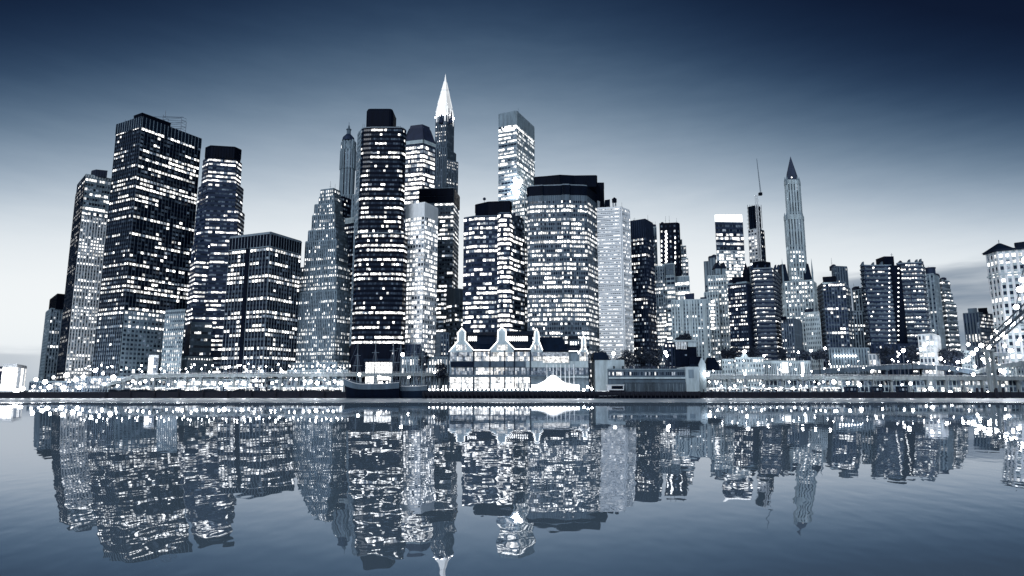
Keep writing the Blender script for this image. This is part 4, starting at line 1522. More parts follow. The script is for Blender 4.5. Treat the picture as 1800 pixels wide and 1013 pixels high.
def gable(pts, zb=618):
    m = MB()
    n = len(pts)
    pp = [(X(a), Zr(b)) for a, b in pts]
    k = len(m.v)
    for yy in (YP + .4, YP + 3):
        m.v += [(a, yy, b) for a, b in pp]
    m.f.append(tuple(range(k, k + n)))
    m.f.append(tuple(reversed(range(k + n, k + 2 * n))))
    for i in range(n):
        j = (i + 1) % n
        m.f.append((k + i, k + n + i, k + n + j, k + j))
    m.m += [0] * (n + 2)
    m.l += [0] * (n + 2)
    g = T.part('gable', m, LIGHT)
    xs = [a for a, b in pts]
    q = MB()
    x0, x1 = X(min(xs) + (max(xs) - min(xs)) * .28), X(max(xs) - (max(xs) - min(xs)) * .28)
    nb_ = 5
    for i in range(nb_):
        a, b = x0 + (x1 - x0) * (i + .08) / nb_, x0 + (x1 - x0) * (i + .92) / nb_
        q.quad((a, YP + .3, Zr(616)), (b, YP + .3, Zr(616)), (b, YP + .3, Zr(606)), (a, YP + .3, Zr(606)), 0, rr.uniform(.5, 1.6))
    q.build('gable_window', WIN, g, lit=True)
    return pp
G1 = [(789, 618), (804, 600), (804, 585), (811, 577), (817.5, 584), (817.5, 599), (832, 615.5)]
G2 = [(860, 616), (874.5, 600), (875, 583), (882, 575), (889.5, 583), (889.5, 598), (905, 614)]
G3 = [(932, 614), (939.5, 600), (940, 584), (943.5, 578), (947, 585), (948, 600), (954.5, 617)]
G4 = [(1017, 622), (1023, 612), (1023.5, 597), (1026.5, 590), (1029.5, 597), (1030, 612), (1035.5, 624)]
for g in (G1, G2, G3, G4):
    gable([(g[0][0], 619)] + g[1:-1] + [(g[-1][0], 619)])
tb = MB()
path = G1 + G2 + G3
for i in range(len(path) - 1):
    p, q = path[i], path[i + 1]
    L_ = math.hypot(X(p[0]) - X(q[0]), Zr(p[1]) - Zr(q[1]))
    nn = max(1, int(L_ / .9))
    for j in range(nn):
        t = j / nn
        tb.ball((X(p[0]) + (X(q[0]) - X(p[0])) * t, YP - .1, Zr(p[1]) + (Zr(q[1]) - Zr(p[1])) * t), .44, n=6, h=4)
T.part('bulb_string', tb, TUBE)
tb = MB()
path = [(1001, 617.5), (1016, 617.5)] + G4
for i in range(len(path) - 1):
    p, q = path[i], path[i + 1]
    L_ = math.hypot(X(p[0]) - X(q[0]), Zr(p[1]) - Zr(q[1]))
    nn = max(1, int(L_ / .9))
    for j in range(nn):
        t = j / nn
        tb.ball((X(p[0]) + (X(q[0]) - X(p[0])) * t, YP - .1, Zr(p[1]) + (Zr(q[1]) - Zr(p[1])) * t), .4, n=6, h=4)
T.part('bulb_string', tb, TUBE)
def hiproof(x0, x1, r0, r1, y0, y1, ins0, ins1, name='roof'):
    m = MB()
    m.prism([(X(x0), y0), (X(x1), y0), (X(x1), y1), (X(x0), y1)], Zr(r0), Zr(r1), 0,
            pts1=[(X(x0 + ins0), y0 + (y1 - y0) * .35), (X(x1 - ins1), y0 + (y1 - y0) * .35), (X(x1 - ins1), y1 - (y1 - y0) * .35), (X(x0 + ins0), y1 - (y1 - y0) * .35)])
    return T.part(name, m, NAVY)
# dark roofs with a band of lit clerestory windows
for x0, x1, wins_ in ((806, 878, (821, 838, 5)), (878, 945, (892, 930, 10))):
    hiproof(x0, x1, 616, 600, YP + 1.2, YP + 32, 3, 3)
    m = MB()
    m.box(X(x0 + 8), X(x1 - 8), YP + 10, YP + 24, Zr(606), Zr(588))
    cl = T.part('clerestory', m, NAVY)
    for k in range(wins_[2]):
        a = wins_[0] + (wins_[1] - wins_[0]) * k / wins_[2]
        q = MB()
        q.box(X(a), X(a + (wins_[1] - wins_[0]) / wins_[2] * .5), YP + 9.8, YP + 9.95, Zr(598), Zr(589.5))
        q.build('clerestory_window', TUBE, cl)
    hiproof(x0 + 2, x1 - 2, 588, 579 if x0 > 850 else 581, YP + 8, YP + 28, 3, 3, 'upper_roof')
hiproof(946, 1000, 619, 590, YP + 4, YP + 34, 3, 8)
hiproof(985, 1024, 617, 603, YP + 3, YP + 34, 2, 2)
m = MB()
m.box(X(1003), X(1019), YP + 10, YP + 22, Zr(606), Zr(594))
cl = T.part('roof_turret', m, SLATE)
for k in range(3):
    q = MB()
    q.box(X(1005 + 4.4 * k), X(1007.2 + 4.4 * k), YP + 9.8, YP + 9.95, Zr(605), Zr(599))
    q.build('turret_window', TUBE, cl)
hiproof(1001.5, 1020.5, 594, 588, YP + 8, YP + 24, 2, 1, 'upper_roof')
# barrel glass canopy
m = MB()
seg = 8
for i in range(seg):
    t0, t1 = math.pi / 2 * i / seg, math.pi / 2 * (i + 1) / seg
    for k in range(16):
        x0, x1 = X(954 + 46 * (k + .06) / 16), X(954 + 46 * (k + .94) / 16)
        y0, z0 = YP - 2 + 8 * (1 - math.cos(t0)), Zr(638) + (Zr(618) - Zr(638)) * math.sin(t0)
        y1, z1 = YP - 2 + 8 * (1 - math.cos(t1)), Zr(638) + (Zr(618) - Zr(638)) * math.sin(t1)
        m.quad((x0, y0, z0), (x1, y0, z0), (x1, y1, z1), (x0, y1, z1), 0, 1.3 if i < 3 else .5)
T.part('barrel_canopy', m, WIN, lit=True)
for px_ in (961, 972, 978, 985, 993, 1000, 1008):
    c = MB()
    c.tube((X(px_), YP - 2, 5), (X(px_), YP - 2, Zr(641)), .35, n=6)
    T.part('white_column', c, WHITE)
# balcony railing
m = MB()
for k in range(60):
    x = X(790 + 168 * k / 60)
    m.tube((x, YP - .4, Zr(659)), (x, YP - .4, Zr(656)), .09, n=4)
m.box(X(790), X(958), YP - .5, YP - .3, Zr(656.2), Zr(655.6))
T.part('railing', m, STEEL)
T.finish()
# white tent
m = thing('marquee', 'white peaked marquee of glowing canvas, in front of the pavilion right half', 'tent', (at(976, 690, 499).x, 499, 5))
q = MB()
x0, x1 = at(934, 670, 496).x, at(1018, 670, 496).x
xm = (x0 + x1) / 2
ze, zp = zrow(676, 496), zrow(660, 496)
nseg = 14
for i in range(nseg):
    for s_ in (0, 1):
        ta, tb_ = i / nseg, (i + 1) / nseg
        def hh(t):
            return ze + (zp - ze) * (math.exp(-((t - .45) / .17) ** 2) * .8 + .35 * (1 - abs(2 * t - 1))) - .5 * abs(math.sin(t * 5 * math.pi))
        xa_, xb_ = x0 + (x1 - x0) * ta, x0 + (x1 - x0) * tb_
        if s_ == 0:
            q.quad((xa_, 494, ze - .6), (xb_, 494, ze - .6), (xb_, 498, hh(tb_)), (xa_, 498, hh(ta)))
        else:
            q.quad((xa_, 498, hh(ta)), (xb_, 498, hh(tb_)), (xb_, 503, ze - .6), (xa_, 503, ze - .6))
q.build('canopy', glowmat('glowing_canvas', (1, .99, .97), 1.5, True, (.8, .8, .8)), m)  # light from inside the tent put into the canvas as emission
c = MB()
for i in range(24):
    xa_, xb_ = x0 + (x1 - x0) * (i + .04) / 24, x0 + (x1 - x0) * (i + .96) / 24
    c.quad((xa_, 494.6, 6.2), (xb_, 494.6, 6.2), (xb_, 494.6, ze - .5), (xa_, 494.6, ze - .5))
c.build('side_curtain', MATS['glowing_canvas'], m)
for i in range(9):
    x = x0 + (x1 - x0) * i / 8
    c = MB()
    c.tube((x, 494.2, 5), (x, 494.2, ze - .5), .15, n=5)
    c.build('pole', WHITE, m)

# ---------------------------------------------------------------- pier, quay and water
def structure(name, mb, m, lit=False):
    return tag(mb.build(name, m, lit=lit), kind='structure')
m = MB()
m.box(-1100, 1100, SHORE, SHORE + 4, -4, GZ + .25)
structure('quay', m, TIMBER)
m = MB()
m.quad((-9000, SHORE + 4, GZ), (9000, SHORE + 4, GZ), (9000, 12000, GZ), (-9000, 12000, GZ))
structure('ground', m, ASPH)
PR = thing('timber_pier', 'long dark timber pier carrying the pavilion and the ferry shed', 'pier', (at(960, 690, 500).x, 492, 0))
px0, px1 = at(742, 690, 492).x, at(1232, 690, 492).x
m = MB()
m.box(px0, px1, 492, 519.5, 2.2, 5.0)
m.box(px0, px1, 491.6, 492, 3.4, 5.2)
m.build('deck', TIMBER, PR)
n_ = 64
for k in range(n_):
    x = px0 + (px1 - px0) * (k + .5) / n_
    c = MB()
    c.tube((x, 491.2, -3), (x, 491.2, 5.6 if k % 3 == 0 else 4.6), .42, n=6)
    c.build('pile', TIMBER, PR)
m = MB()
m.box(px0, px1, 494, 519, -3, 2.2)
m.build('bulkhead', BLACK, PR)
# fender piles along the quay
def clone_mesh(name, me, loc, label, cat, group):
    o = bpy.data.objects.new(name, me)
    COL.objects.link(o)
    o.location = loc
    return tag(o, label, cat, group)
c = MB()
c.tube((0, 0, -3), (0, 0, 6.4), .5, .42, n=7)
c.tube((0, 0, 6.4), (0, 0, 6.9), .55, .2, n=7)
pile_me = c.mesh('mooring_pile', [TIMBER])
for k in range(40):
    x = at(1237 + 14.2 * k, 690, 518.8).x
    clone_mesh('mooring_pile', pile_me, (x, 518.8, 0), 'dark timber mooring pile against the quay on the right half', 'pile', 'mooring piles along the right quay')
for px_ in (1718, 1727, 1752, 1764):
    x = at(px_, 690, 505).x
    o = clone_mesh('mooring_dolphin', pile_me, (x, 505, 0), 'thick dark pile standing free in the water at the far right', 'pile', 'free standing piles at far right')
    o.scale = (2.2, 2.2, 1.15)
for k in range(30):
    x = at(186 + 14.2 * k, 690, 518.8).x
    if k % 3 == 0:
        clone_mesh('mooring_pile', pile_me, (x, 518.8, 0), 'dark timber mooring pile against the quay on the left half', 'pile', 'mooring piles along the left quay')

# water: bent up toward the far quay to shorten reflections, found by stepping the mirror law outward
def water_profile():
    z, y = 0.0, SHORE + 2.0
    rows = [(y, z)]
    s = 0.0
    while y > 12:
        dy = max(.4, y * .02)
        th = (CAMZ - z) / y
        row = CY + FPX * math.tan(math.atan(th) + PITCH)
        src = min(692, 699 - (row - 705) / .57)
        e = PITCH + math.atan((CY - src) / FPX)
        hs = CAMZ + 585 * math.tan(e)
        need = math.atan2(hs - z, 585 - y) if y < 500 else 0
        s = max(0.0, min(R(7.5), (need - math.atan(th)) / 2))
        if row > 1080:
            s = 0
        z -= math.tan(s) * dy
        y -= dy
        rows.append((y, z))
    return rows
m = MB()
rows = water_profile()
rows.append((-300, rows[-1][1]))
rows = rows[::-1]
k = 0
for (y, z) in rows:
    m.v += [(-1500, y, z), (-500, y, z), (0, y, z), (500, y, z), (1500, y, z)]
for i in range(len(rows) - 1):
    for j in range(4):
        a = i * 5 + j
        m.f.append((a, a + 1, a + 6, a + 5))
        m.m.append(0)
        m.l.append(0)
wm = bpy.data.materials.new('river_water')
wm.use_nodes = True
nt = wm.node_tree
nt.nodes.clear()
N = nt.nodes.new
Lk = nt.links.new
out = N('ShaderNodeOutputMaterial')
gl = N('ShaderNodeBsdfGlossy')
gl.inputs['Color'].default_value = (.82, .86, .93, 1)
gl.inputs['Roughness'].default_value = 0.012
df = N('ShaderNodeBsdfDiffuse')
df.inputs['Color'].default_value = (.17, .25, .335, 1)
mixs = N('ShaderNodeMixShader')
fr = N('ShaderNodeFresnel')
fr.inputs['IOR'].default_value = 1.36
mrf = N('ShaderNodeMapRange')
mrf.inputs[1].default_value = 0.2
mrf.inputs[2].default_value = 0.8
mrf.inputs[3].default_value = 0.5
mrf.inputs[4].default_value = 0.64
Lk(fr.outputs[0], mrf.inputs[0])
Lk(mrf.outputs[0], mixs.inputs[0])
Lk(df.outputs[0], mixs.inputs[1])
Lk(gl.outputs[0], mixs.inputs[2])
Lk(mixs.outputs[0], out.inputs['Surface'])
geo = N('ShaderNodeNewGeometry')
prev = None
for (sx, sy, dist, det) in ((.4, .3, .021, 0.8), (1.1, .7, .0016, 0.0), (.05, .035, .045, 0.0)):
    mp = N('ShaderNodeMapping')
    mp.inputs['Scale'].default_value = (sx, sy, 0)
    Lk(geo.outputs['Position'], mp.inputs['Vector'])
    no = N('ShaderNodeTexNoise')
    no.inputs['Scale'].default_value = 1
    no.inputs['Detail'].default_value = det
    no.inputs['Roughness'].default_value = .5
    Lk(mp.outputs[0], no.inputs['Vector'])
    bu = N('ShaderNodeBump')
    bu.inputs['Strength'].default_value = 1
    bu.inputs['Distance'].default_value = dist
    if sx > .1:
        sp_y = N('ShaderNodeSeparateXYZ')
        Lk(geo.outputs['Position'], sp_y.inputs[0])
        calm = N('ShaderNodeMapRange')
        calm.inputs[1].default_value = 60
        calm.inputs[2].default_value = 330
        calm.inputs[3].default_value = 1.0
        calm.inputs[4].default_value = .3
        Lk(sp_y.outputs[1], calm.inputs[0])
        Lk(calm.outputs[0], bu.inputs['Strength'])
    Lk(no.outputs['Fac'], bu.inputs['Height'])
    if prev:
        Lk(prev.outputs[0], bu.inputs['Normal'])
    prev = bu
Lk(prev.outputs[0], gl.inputs['Normal'])
# wind-ruffled strip along the far quay
sepw = N('ShaderNodeSeparateXYZ')
Lk(geo.outputs['Position'], sepw.inputs[0])
nw = N('ShaderNodeTexNoise')
nw.inputs['Scale'].default_value = .03
nw.inputs['Detail'].default_value = 3
Lk(geo.outputs['Position'], nw.inputs['Vector'])
ad = N('ShaderNodeMath')
ad.operation = 'MULTIPLY_ADD'
ad.inputs[1].default_value = 90
Lk(nw.outputs['Fac'], ad.inputs[0])
Lk(sepw.outputs[1], ad.inputs[2])
rr_ = N('ShaderNodeMapRange')
rr_.inputs[1].default_value = 400
rr_.inputs[2].default_value = 425
rr_.inputs[3].default_value = .014
rr_.inputs[4].default_value = .42
Lk(ad.outputs[0], rr_.inputs[0])
Lk(rr_.outputs[0], gl.inputs['Roughness'])
wo = structure('water', m, wm)
for p in wo.data.polygons:
    p.use_smooth = True

# ---------------------------------------------------------------- ships
def ship(name, label, px_l, px_r, Y, sheer, masts, mats, beam=4.2, extra=None):
    x0, x1 = at(px_l, 680, Y).x, at(px_r, 680, Y).x
    root = thing(name, label, 'ship', ((x0 + x1) / 2, Y, 0))
    m, secs = hull_mesh(x0, x1, Y, beam, sheer)
    m.build('hull', mats, root)
    m = MB()
    for s_ in (-1, 1):
        for i in range(len(secs) - 1):
            a, b = secs[i][3], secs[i + 1][3]
            m.tube((a[0], Y + s_ * a[1], a[2] + 1), (b[0], Y + s_ * b[1], b[2] + 1), .12, n=4)
            m.tube((a[0], Y + s_ * a[1], a[2]), (a[0], Y + s_ * a[1], a[2] + 1), .08, n=4)
    m.build('railing', STEEL, root)
    m = MB()
    for i in range(len(secs) - 1):
        a, b = secs[i][3], secs[i + 1][3]
        m.tube((a[0], Y - a[1] - .12, a[2] - .4), (b[0], Y - b[1] - .12, b[2] - .4), .24, n=5)
    m.build('rubbing_strake', PALE, root)
    tops = []
    for (px_, py_) in masts:
        t = (at(px_, 680, Y).x - x0) / (x1 - x0)
        p = at(px_, 670, Y)
        zt = zrow(py_, Y)
        m = MB()
        zb = sheer(t) - 1
        m.tube((p.x, Y, zb), (p.x, Y, zt), .36, .14, n=7)
        mm = m.build('mast', mats[3], root)
        y_ = MB()
        for f in (.45, .7):
            zz = zb + (zt - zb) * f
            hw = (zt - zb) * .16 * (1.2 - f)
            y_.tube((p.x - hw, Y, zz), (p.x + hw, Y, zz), .14, n=5)
        y_.build('yard', mats[3], mm)
        tops.append((p.x, zt, zb))
    m = MB()
    for i, (x, zt, zb) in enumerate(tops):
        for dx in (-5, -3, 3, 5):
            m.tube((x + dx, Y - beam * .8, zb + .6), (x, Y, zt * .8 + zb * .2), .1, n=3)
        if i:
            m.tube((tops[i - 1][0], Y, tops[i - 1][1]), (x, Y, zt * .9), .07, n=3)
    m.tube((tops[0][0], Y, tops[0][1]), (x0, Y, sheer(0) + .5), .08, n=3)
    m.build('rigging', STEEL, root)
    if extra:
        extra(root, x0, x1, Y)
    return root
def deckhouse(root, x0, x1, Y):
    m = MB()
    a = x0 + (x1 - x0) * .62
    m.box(a, a + 8, Y - 2.4, Y + 2.4, 10, 13.4)
    m.box(a - .5, a + 8.5, Y - 2.8, Y + 2.8, 13.4, 13.8)
    h = m.build('deckhouse', NAVY, root)
    for k in range(4):
        q = MB()
        q.box(a + .8 + 1.9 * k, a + 1.9 + 1.9 * k, Y - 2.5, Y - 2.4, 11.4, 12.6)
        q.build('cabin_window', LAMPS if k != 2 else BLACK, h)
    q = MB()
    q.tube((x0 + 1, Y, 15.5), (x0 - 4.5, Y, 17.5), .3, .12)
    q.build('bowsprit', SLATE, root)
ship('sailing_ship', 'dark-hulled three-masted sailing ship with raised bow at left, moored left of the pavilion', 603, 703, 508,
     lambda t: 11.2 + 4.6 * max(0, 1 - t / .35) ** 1.6 + 1.3 * max(0, (t - .7) / .3), [(627, 604), (658.5, 596), (690, 592)], [BLACK, SLATE, ROOFD, MID], 5.0, deckhouse)
ship('schooner', 'grey-hulled schooner with tall thin masts moored close against the pier pavilion', 686, 752, 513,
     lambda t: 9.4 + 2.2 * max(0, 1 - t / .3) + .8 * max(0, (t - .7) / .3), [(703, 585), (727, 552), (741, 560)], [NAVY, SLATE, MID, MID], 4.0)

# ---------------------------------------------------------------- elevated roads
def ribbon_road(name, label, pts, Y, thick, width, piers, rail=True, mats=CONC, lit_rail=False):
    root = thing(name, label, 'viaduct', (at(pts[0][0], 680, Y).x, Y, GZ))
    P3 = [at(a, b, Y + c) for a, b, c in pts]
    m, rl = MB(), MB()
    for i in range(len(P3) - 1):
        a, b = P3[i], P3[i + 1]
        d = Vector((b.x - a.x, b.y - a.y, 0)).normalized()
        n = Vector((-d.y, d.x, 0)) * width
        for (z0, z1, f0, f1, q) in ((-thick, 0, 0, 1, m), (0, 1.0, -.02, .03, m)):
            k = len(q.v)
            for p in (a, b):
                q.v += [tuple(p + n * f0 + Vector((0, 0, z0))), tuple(p + n * f1 + Vector((0, 0, z0))), tuple(p + n * f1 + Vector((0, 0, z1))), tuple(p + n * f0 + Vector((0, 0, z1)))]
            for f in ((0, 4, 7, 3), (3, 7, 6, 2), (1, 2, 6, 5), (0, 1, 5, 4), (0, 3, 2, 1), (4, 5, 6, 7)):
                q.f.append(tuple(k + t for t in f))
                q.m.append(0)
                q.l.append(0)
        rl.tube(a + Vector((0, 0, 1.7)), b + Vector((0, 0, 1.7)), .16, n=4)
        L_ = (b - a).length
        for t in range(int(L_ / 3)):
            p = a + (b - a) * (t * 3 / L_)
            rl.tube(p + Vector((0, 0, .9)), p + Vector((0, 0, 1.7)), .09, n=4)
    m.build('deck', mats, root)
    rl.build('railing', PALE, root)
    for px_ in piers:
        # find deck height
        for i in range(len(pts) - 1):
            if pts[i][0] <= px_ <= pts[i + 1][0]:
                t = (px_ - pts[i][0]) / (pts[i + 1][0] - pts[i][0])
                p = P3[i] + (P3[i + 1] - P3[i]) * t
                c = MB()
                c.box(p.x - .8, p.x + .8, p.y + width * .2, p.y + width * .2 + 1.6, GZ, p.z - thick - .8)
                c.box(p.x - 1.4, p.x + 1.4, p.y + .5, p.y + width - .5, p.z - thick - 1, p.z - thick)
                c.build('pier_column', mats, root)
    return root
ribbon_road('elevated_highway', 'long straight elevated road deck along the left waterfront ending behind the ships', [(232, 662, 0), (300, 660, 0), (800, 657.5, 0)], 540, 1.6, 12, range(240, 800, 28))
ribbon_road('ramp', 'short sloping ramp climbing to the elevated road below the biggest dark slab', [(176, 680, 0), (205, 672, 0), (231, 664, 0)], 538, 1.4, 8, (190, 215))
ribbon_road('elevated_highway', 'long straight elevated road deck running along the right waterfront', [(1238, 662, 0), (1500, 663, 0), (1900, 664.5, 0)], 540, 2.0, 12, range(1250, 1850, 32))
ribbon_road('overpass', 'dark humped overpass curving down behind the right elevated road', [(1300, 664, 8), (1360, 659, 8), (1430, 653, 8), (1500, 648, 8), (1570, 644, 8), (1620, 643, 8), (1665, 646, 8), (1705, 652, 8), (1745, 661, 8)], 552, 2.6, 8, (1480, 1560, 1620, 1680), mats=SLATE)
ribbon_road('approach_ramp', 'pale curved bridge approach ramp at the right edge below the corniced tower', [(1722, 652, 6), (1760, 643, 6), (1800, 637, 6), (1850, 634, 6)], 545, 2.2, 9, (1740, 1790))
ribbon_road('overpass', 'curving upper ramp arc at the far right under the bridge span', [(1735, 624, 0), (1765, 622, 2), (1800, 628, 0), (1850, 640, -2)], 580, 1.8, 8, (1760, 1795))
# bridge span and cable at the right edge
B_ = thing('suspension_bridge', 'end of a suspension bridge with cables and truss climbing out of the right edge', 'bridge', (at(1790, 600, 500).x, 500, 0))
m = MB()
a, b = at(1742, 612, 520), at(1835, 528, 420)
for dz in (0, 5):
    for dy in (0, 7):
        m.tube((a.x, a.y + dy, a.z + dz), (b.x, b.y + dy, b.z + dz), .55, n=6)
for k in range(14):
    t0, t1 = k / 14, (k + 1) / 14
    for dy in (0, 7):
        p, q = a + (b - a) * t0, a + (b - a) * t1
        m.tube((p.x, p.y + dy, p.z), (q.x, q.y + dy, q.z + 5), .22, n=4)
m.build('truss_span', SLATE, B_)
m = MB()
cp = []
for k in range(15):
    t = k / 14
    px_ = 1750 + 62 * (t ** .55)
    py_ = 600 - 215 * t ** 1.25
    cp.append(at(px_, py_, 520 - 100 * t))
for k in range(14):
    m.tube(cp[k], cp[k + 1], .35, n=5)
    t = (k + .5) / 14
    s_ = a + (b - a) * t
    if k % 2 == 0:
        m.tube(cp[k], (a + (b - a) * (k / 14)), .1, n=4)
top_ = at(2060, 330, 400)
for k in range(8):
    t0, t1 = k / 8, (k + 1) / 8
    sag = lambda t: cp[14] + (top_ - cp[14]) * t - Vector((0, 0, 22 * t * (1 - t)))
    m.tube(sag(t0), sag(t1), .35, n=5)
    m.tube(sag(t0), (b.x + (top_.x - b.x) * t0, b.y + (400 - b.y) * t0, b.z + 5), .1, n=4)
m.build('cable', STEEL, B_)
m = MB()
dz_ = b.z
for dy in (0, 7):
    for dz in (0, 5):
        m.tube((b.x, b.y + dy, b.z + dz), (top_.x + 60, 395 + dy, b.z + dz), .55, n=6)
for k in range(24):
    x0_, x1_ = b.x + (top_.x + 60 - b.x) * k / 24, b.x + (top_.x + 60 - b.x) * (k + 1) / 24
    for dy in (0, 7):
        y_ = b.y + (395 - b.y) * k / 24
        m.tube((x0_, y_ + dy, b.z), (x1_, y_ + dy, b.z + 5), .22, n=4)
m.build('truss_span', SLATE, B_)
m = MB()
for dx in (-9, 0, 9):
    m.box(top_.x + dx - 2.5, top_.x + dx + 2.5, 392, 412, -6, top_.z - 12)
m.box(top_.x - 12, top_.x + 12, 391, 413, top_.z - 12, top_.z + 1)
m.box(top_.x - 13, top_.x + 13, 390, 414, top_.z + 1, top_.z + 3)
m.box(top_.x - 12, top_.x + 12, 391, 413, b.z - 6, b.z - 2)
m.build('bridge_tower', CONC, B_)
m = MB()
a2, b2 = at(1742, 612, 520), at(1752, 700, 520)
for dx in (-2.2, 2.2):
    m.box(a2.x + dx - .7, a2.x + dx + .7, 521, 524, GZ, a2.z - 1)
m.box(a2.x - 3, a2.x + 3, 520.5, 528, a2.z - 2.5, a2.z - .6)
m.build('abutment', CONC, B_)

# ---------------------------------------------------------------- lamps
def lamp_proto(h, r, mat_, name='street_lamp'):
    root = thing(name, '', 'street lamp', (0, 0, 0))
    m = MB()
    m.tube((0, 0, 0), (0, 0, h), .16, .1, n=6)
    m.tube((0, 0, 0), (0, 0, .8), .3, .2, n=6)
    m.tube((0, 0, h), (0, -.6, h + .3), .09, n=4)
    m.build('post', STEEL, root)
    m = MB()
    m.ball((0, -.6, h + .2), r, n=10, h=6)
    m.build('lamp_globe', mat_, root)
    return root
protos = {}
used = set()
def lamp(px, py, Y, r, label, group, base=None, mat_=None):
    mat_ = mat_ or LAMP
    p = at(px, py, Y)
    b = GZ if base is None else base
    h = max(1.0, round((p.z - b) * 2) / 2)
    key = (h, r, mat_.name)
    if key not in protos:
        protos[key] = lamp_proto(h, r, mat_)
        o = protos[key]
        o.location = (p.x, Y, p.z - h)
    else:
        o = dup(protos[key], (p.x, Y, p.z - h))
    o['label'] = label
    o['group'] = group
    return o
rl = random.Random(21)
HW = 540
for px_ in (434, 460, 496, 560, 595):
    z_ = zrow(656, HW)
    lamp(px_, 653 + rl.uniform(-2, 1), 539.5, .8, 'bright roadside lamp on the left elevated road', 'lamps on the left elevated road', base=z_ - .5)
for px_ in (369, 330, 290, 250, 520):
    z_ = zrow(656, HW)
    lamp(px_, 654 + rl.uniform(-2, 1), 539.5, .5, 'bright roadside lamp on the left elevated road', 'lamps on the left elevated road', base=z_ - .5)
for px_, py_ in ((64, 668), (80, 672), (95, 664), (104, 676), (118, 660), (122, 672), (134, 668), (147, 663), (150, 676), (163, 672), (168, 652), (182, 657), (176, 670), (184, 676), (60, 680), (72, 682), (40, 684), (22, 683), (10, 680), (88, 681), (112, 682), (140, 682), (200, 664), (208, 678), (30, 688)):
    lamp(px_, py_, 530 + rl.uniform(0, 10), rl.choice((.6, .9, 1.3, 1.7)), 'glaring lamp on the crowded far-left waterfront plaza', 'lamps on the far-left plaza')
for k in range(34):
    px_ = 214 + 11.4 * k + rl.uniform(-4, 4)
    lamp(px_, rl.choice((668, 671, 674, 677)), 528 + rl.uniform(0, 6), rl.choice((.4, .7, 1.0, 1.5)), 'esplanade lamp under the left elevated road', 'lamps under the left elevated road')
for k in range(36):
    px_ = 755 + 7.4 * k
    lamp(px_, 685.5, 493, .62, 'small white railing lamp along the pavilion pier edge', 'railing lamps on the pavilion pier', base=5.0, mat_=LAMPS)
for px_, py_ in ((1040, 684), (1033, 681), (1026, 686), (1016, 684)):
    lamp(px_, py_, 494, .9, 'brighter lamp cluster at the pier end beside the ferry', 'lamps by the ferry', base=5.0)
lamp(667, 664, 526, 1.47, 'dazzling lamp behind the sailing ship amidships', 'lamps behind the ship')
lamp(632, 659, 527, 1.13, 'dazzling lamp behind the sailing ship bow', 'lamps behind the ship')
lamp(708, 624, 535, 1.39, 'tall bright lamp left of the pavilion, above the schooner', 'lamps behind the schooner')
lamp(719, 664, 524, 0.78, 'lamp standing behind the schooner stern', 'lamps behind the schooner')
lamp(764, 655, 524, 0.78, 'lamp just left of the pavilion', 'lamps behind the schooner')
lamp(1078, 622, 530, 1.30, 'starry lamp between the two trees over the ferry shed', 'lamps near the ferry shed')
lamp(1169, 620, 535, 1.30, 'starry lamp left of the pillared portico, upper of two', 'lamps near the portico')
lamp(1172, 626, 530, 1.04, 'starry lamp left of the pillared portico, lower of two', 'lamps near the portico')
lamp(1244, 659, 528, 1.30, 'starry lamp at the left end of the right elevated road', 'lamps of the right road')
lamp(1308, 619, 540, 1.30, 'starry lamp high over the swept gable', 'lamps of the right road')
lamp(1309, 658, 530, 0.95, 'lamp below the swept gable', 'lamps of the right road')
lamp(1343, 626, 550, 0.87, 'lamp right of the swept gable', 'lamps of the right road')
lamp(1403, 620, 552, 0.87, 'lamp left of the gothic tower foot', 'lamps of the right road')
lamp(1425, 617, 550, 0.95, 'tall lamp at the foot of the gothic tower', 'lamps of the right road')
lamp(1450, 613, 552, 0.95, 'tall lamp just right of the gothic tower foot', 'lamps of the right road')
lamp(1410, 660, 530, 0.87, 'lamp over the road end by the long market shed', 'lamps of the right road')
lamp(1587, 617, 548, 1.39, 'starry lamp under the twin slab tower', 'lamps of the right road')
lamp(1580, 623, 550, 0.70, 'smaller lamp beside the starry one under the twin slab', 'lamps of the right road')
lamp(1625, 608, 555, 1.22, 'round bright lamp on the small pale block front', 'lamps of the right road')
lamp(1653, 631, 548, 1.22, 'starry lamp above the humped overpass crest', 'lamps of the right road')
for px_, py_ in ((1701, 606), (1724, 608), (1741, 592), (1737, 611), (1716, 615), (1731, 622), (1709, 622), (1700, 633), (1692, 636), (1703, 628), (1727, 632), (1732, 638), (1738, 633), (1683, 637), (1713, 645), (1765, 609), (1776, 617), (1792, 598), (1750, 583), (1768, 570), (1751, 596), (1760, 588), (1757, 645), (1763, 654), (1758, 652), (1745, 660), (1710, 659)):
    lamp(px_, py_, 555 + rl.uniform(-8, 10), rl.choice((.8, 1.2, 1.7)), 'street lamp in the dense cluster by the bridge foot at right', 'lamps by the bridge foot')
for px_, py_ in ((1510, 677), (1547, 678), (1585, 677), (1600, 675), (1698, 675), (1762, 678), (1635, 684), (1670, 697 - 6), (1705, 690), (1736, 690), (1625, 686), (1490, 674), (1465, 672)):
    lamp(px_, py_, 527 + rl.uniform(0, 5), rl.choice((.7, 1.1, 1.5)), 'quayside lamp under the right elevated road', 'lamps under the right elevated road')
for k in range(20):
    px_ = 1248 + 10.6 * k + rl.uniform(-3, 3)
    lamp(px_, rl.choice((672, 675, 679, 683)), 526 + rl.uniform(0, 8), rl.choice((.35, .5, .6, .8)), 'market lamp under the right elevated road', 'market lamps at right')
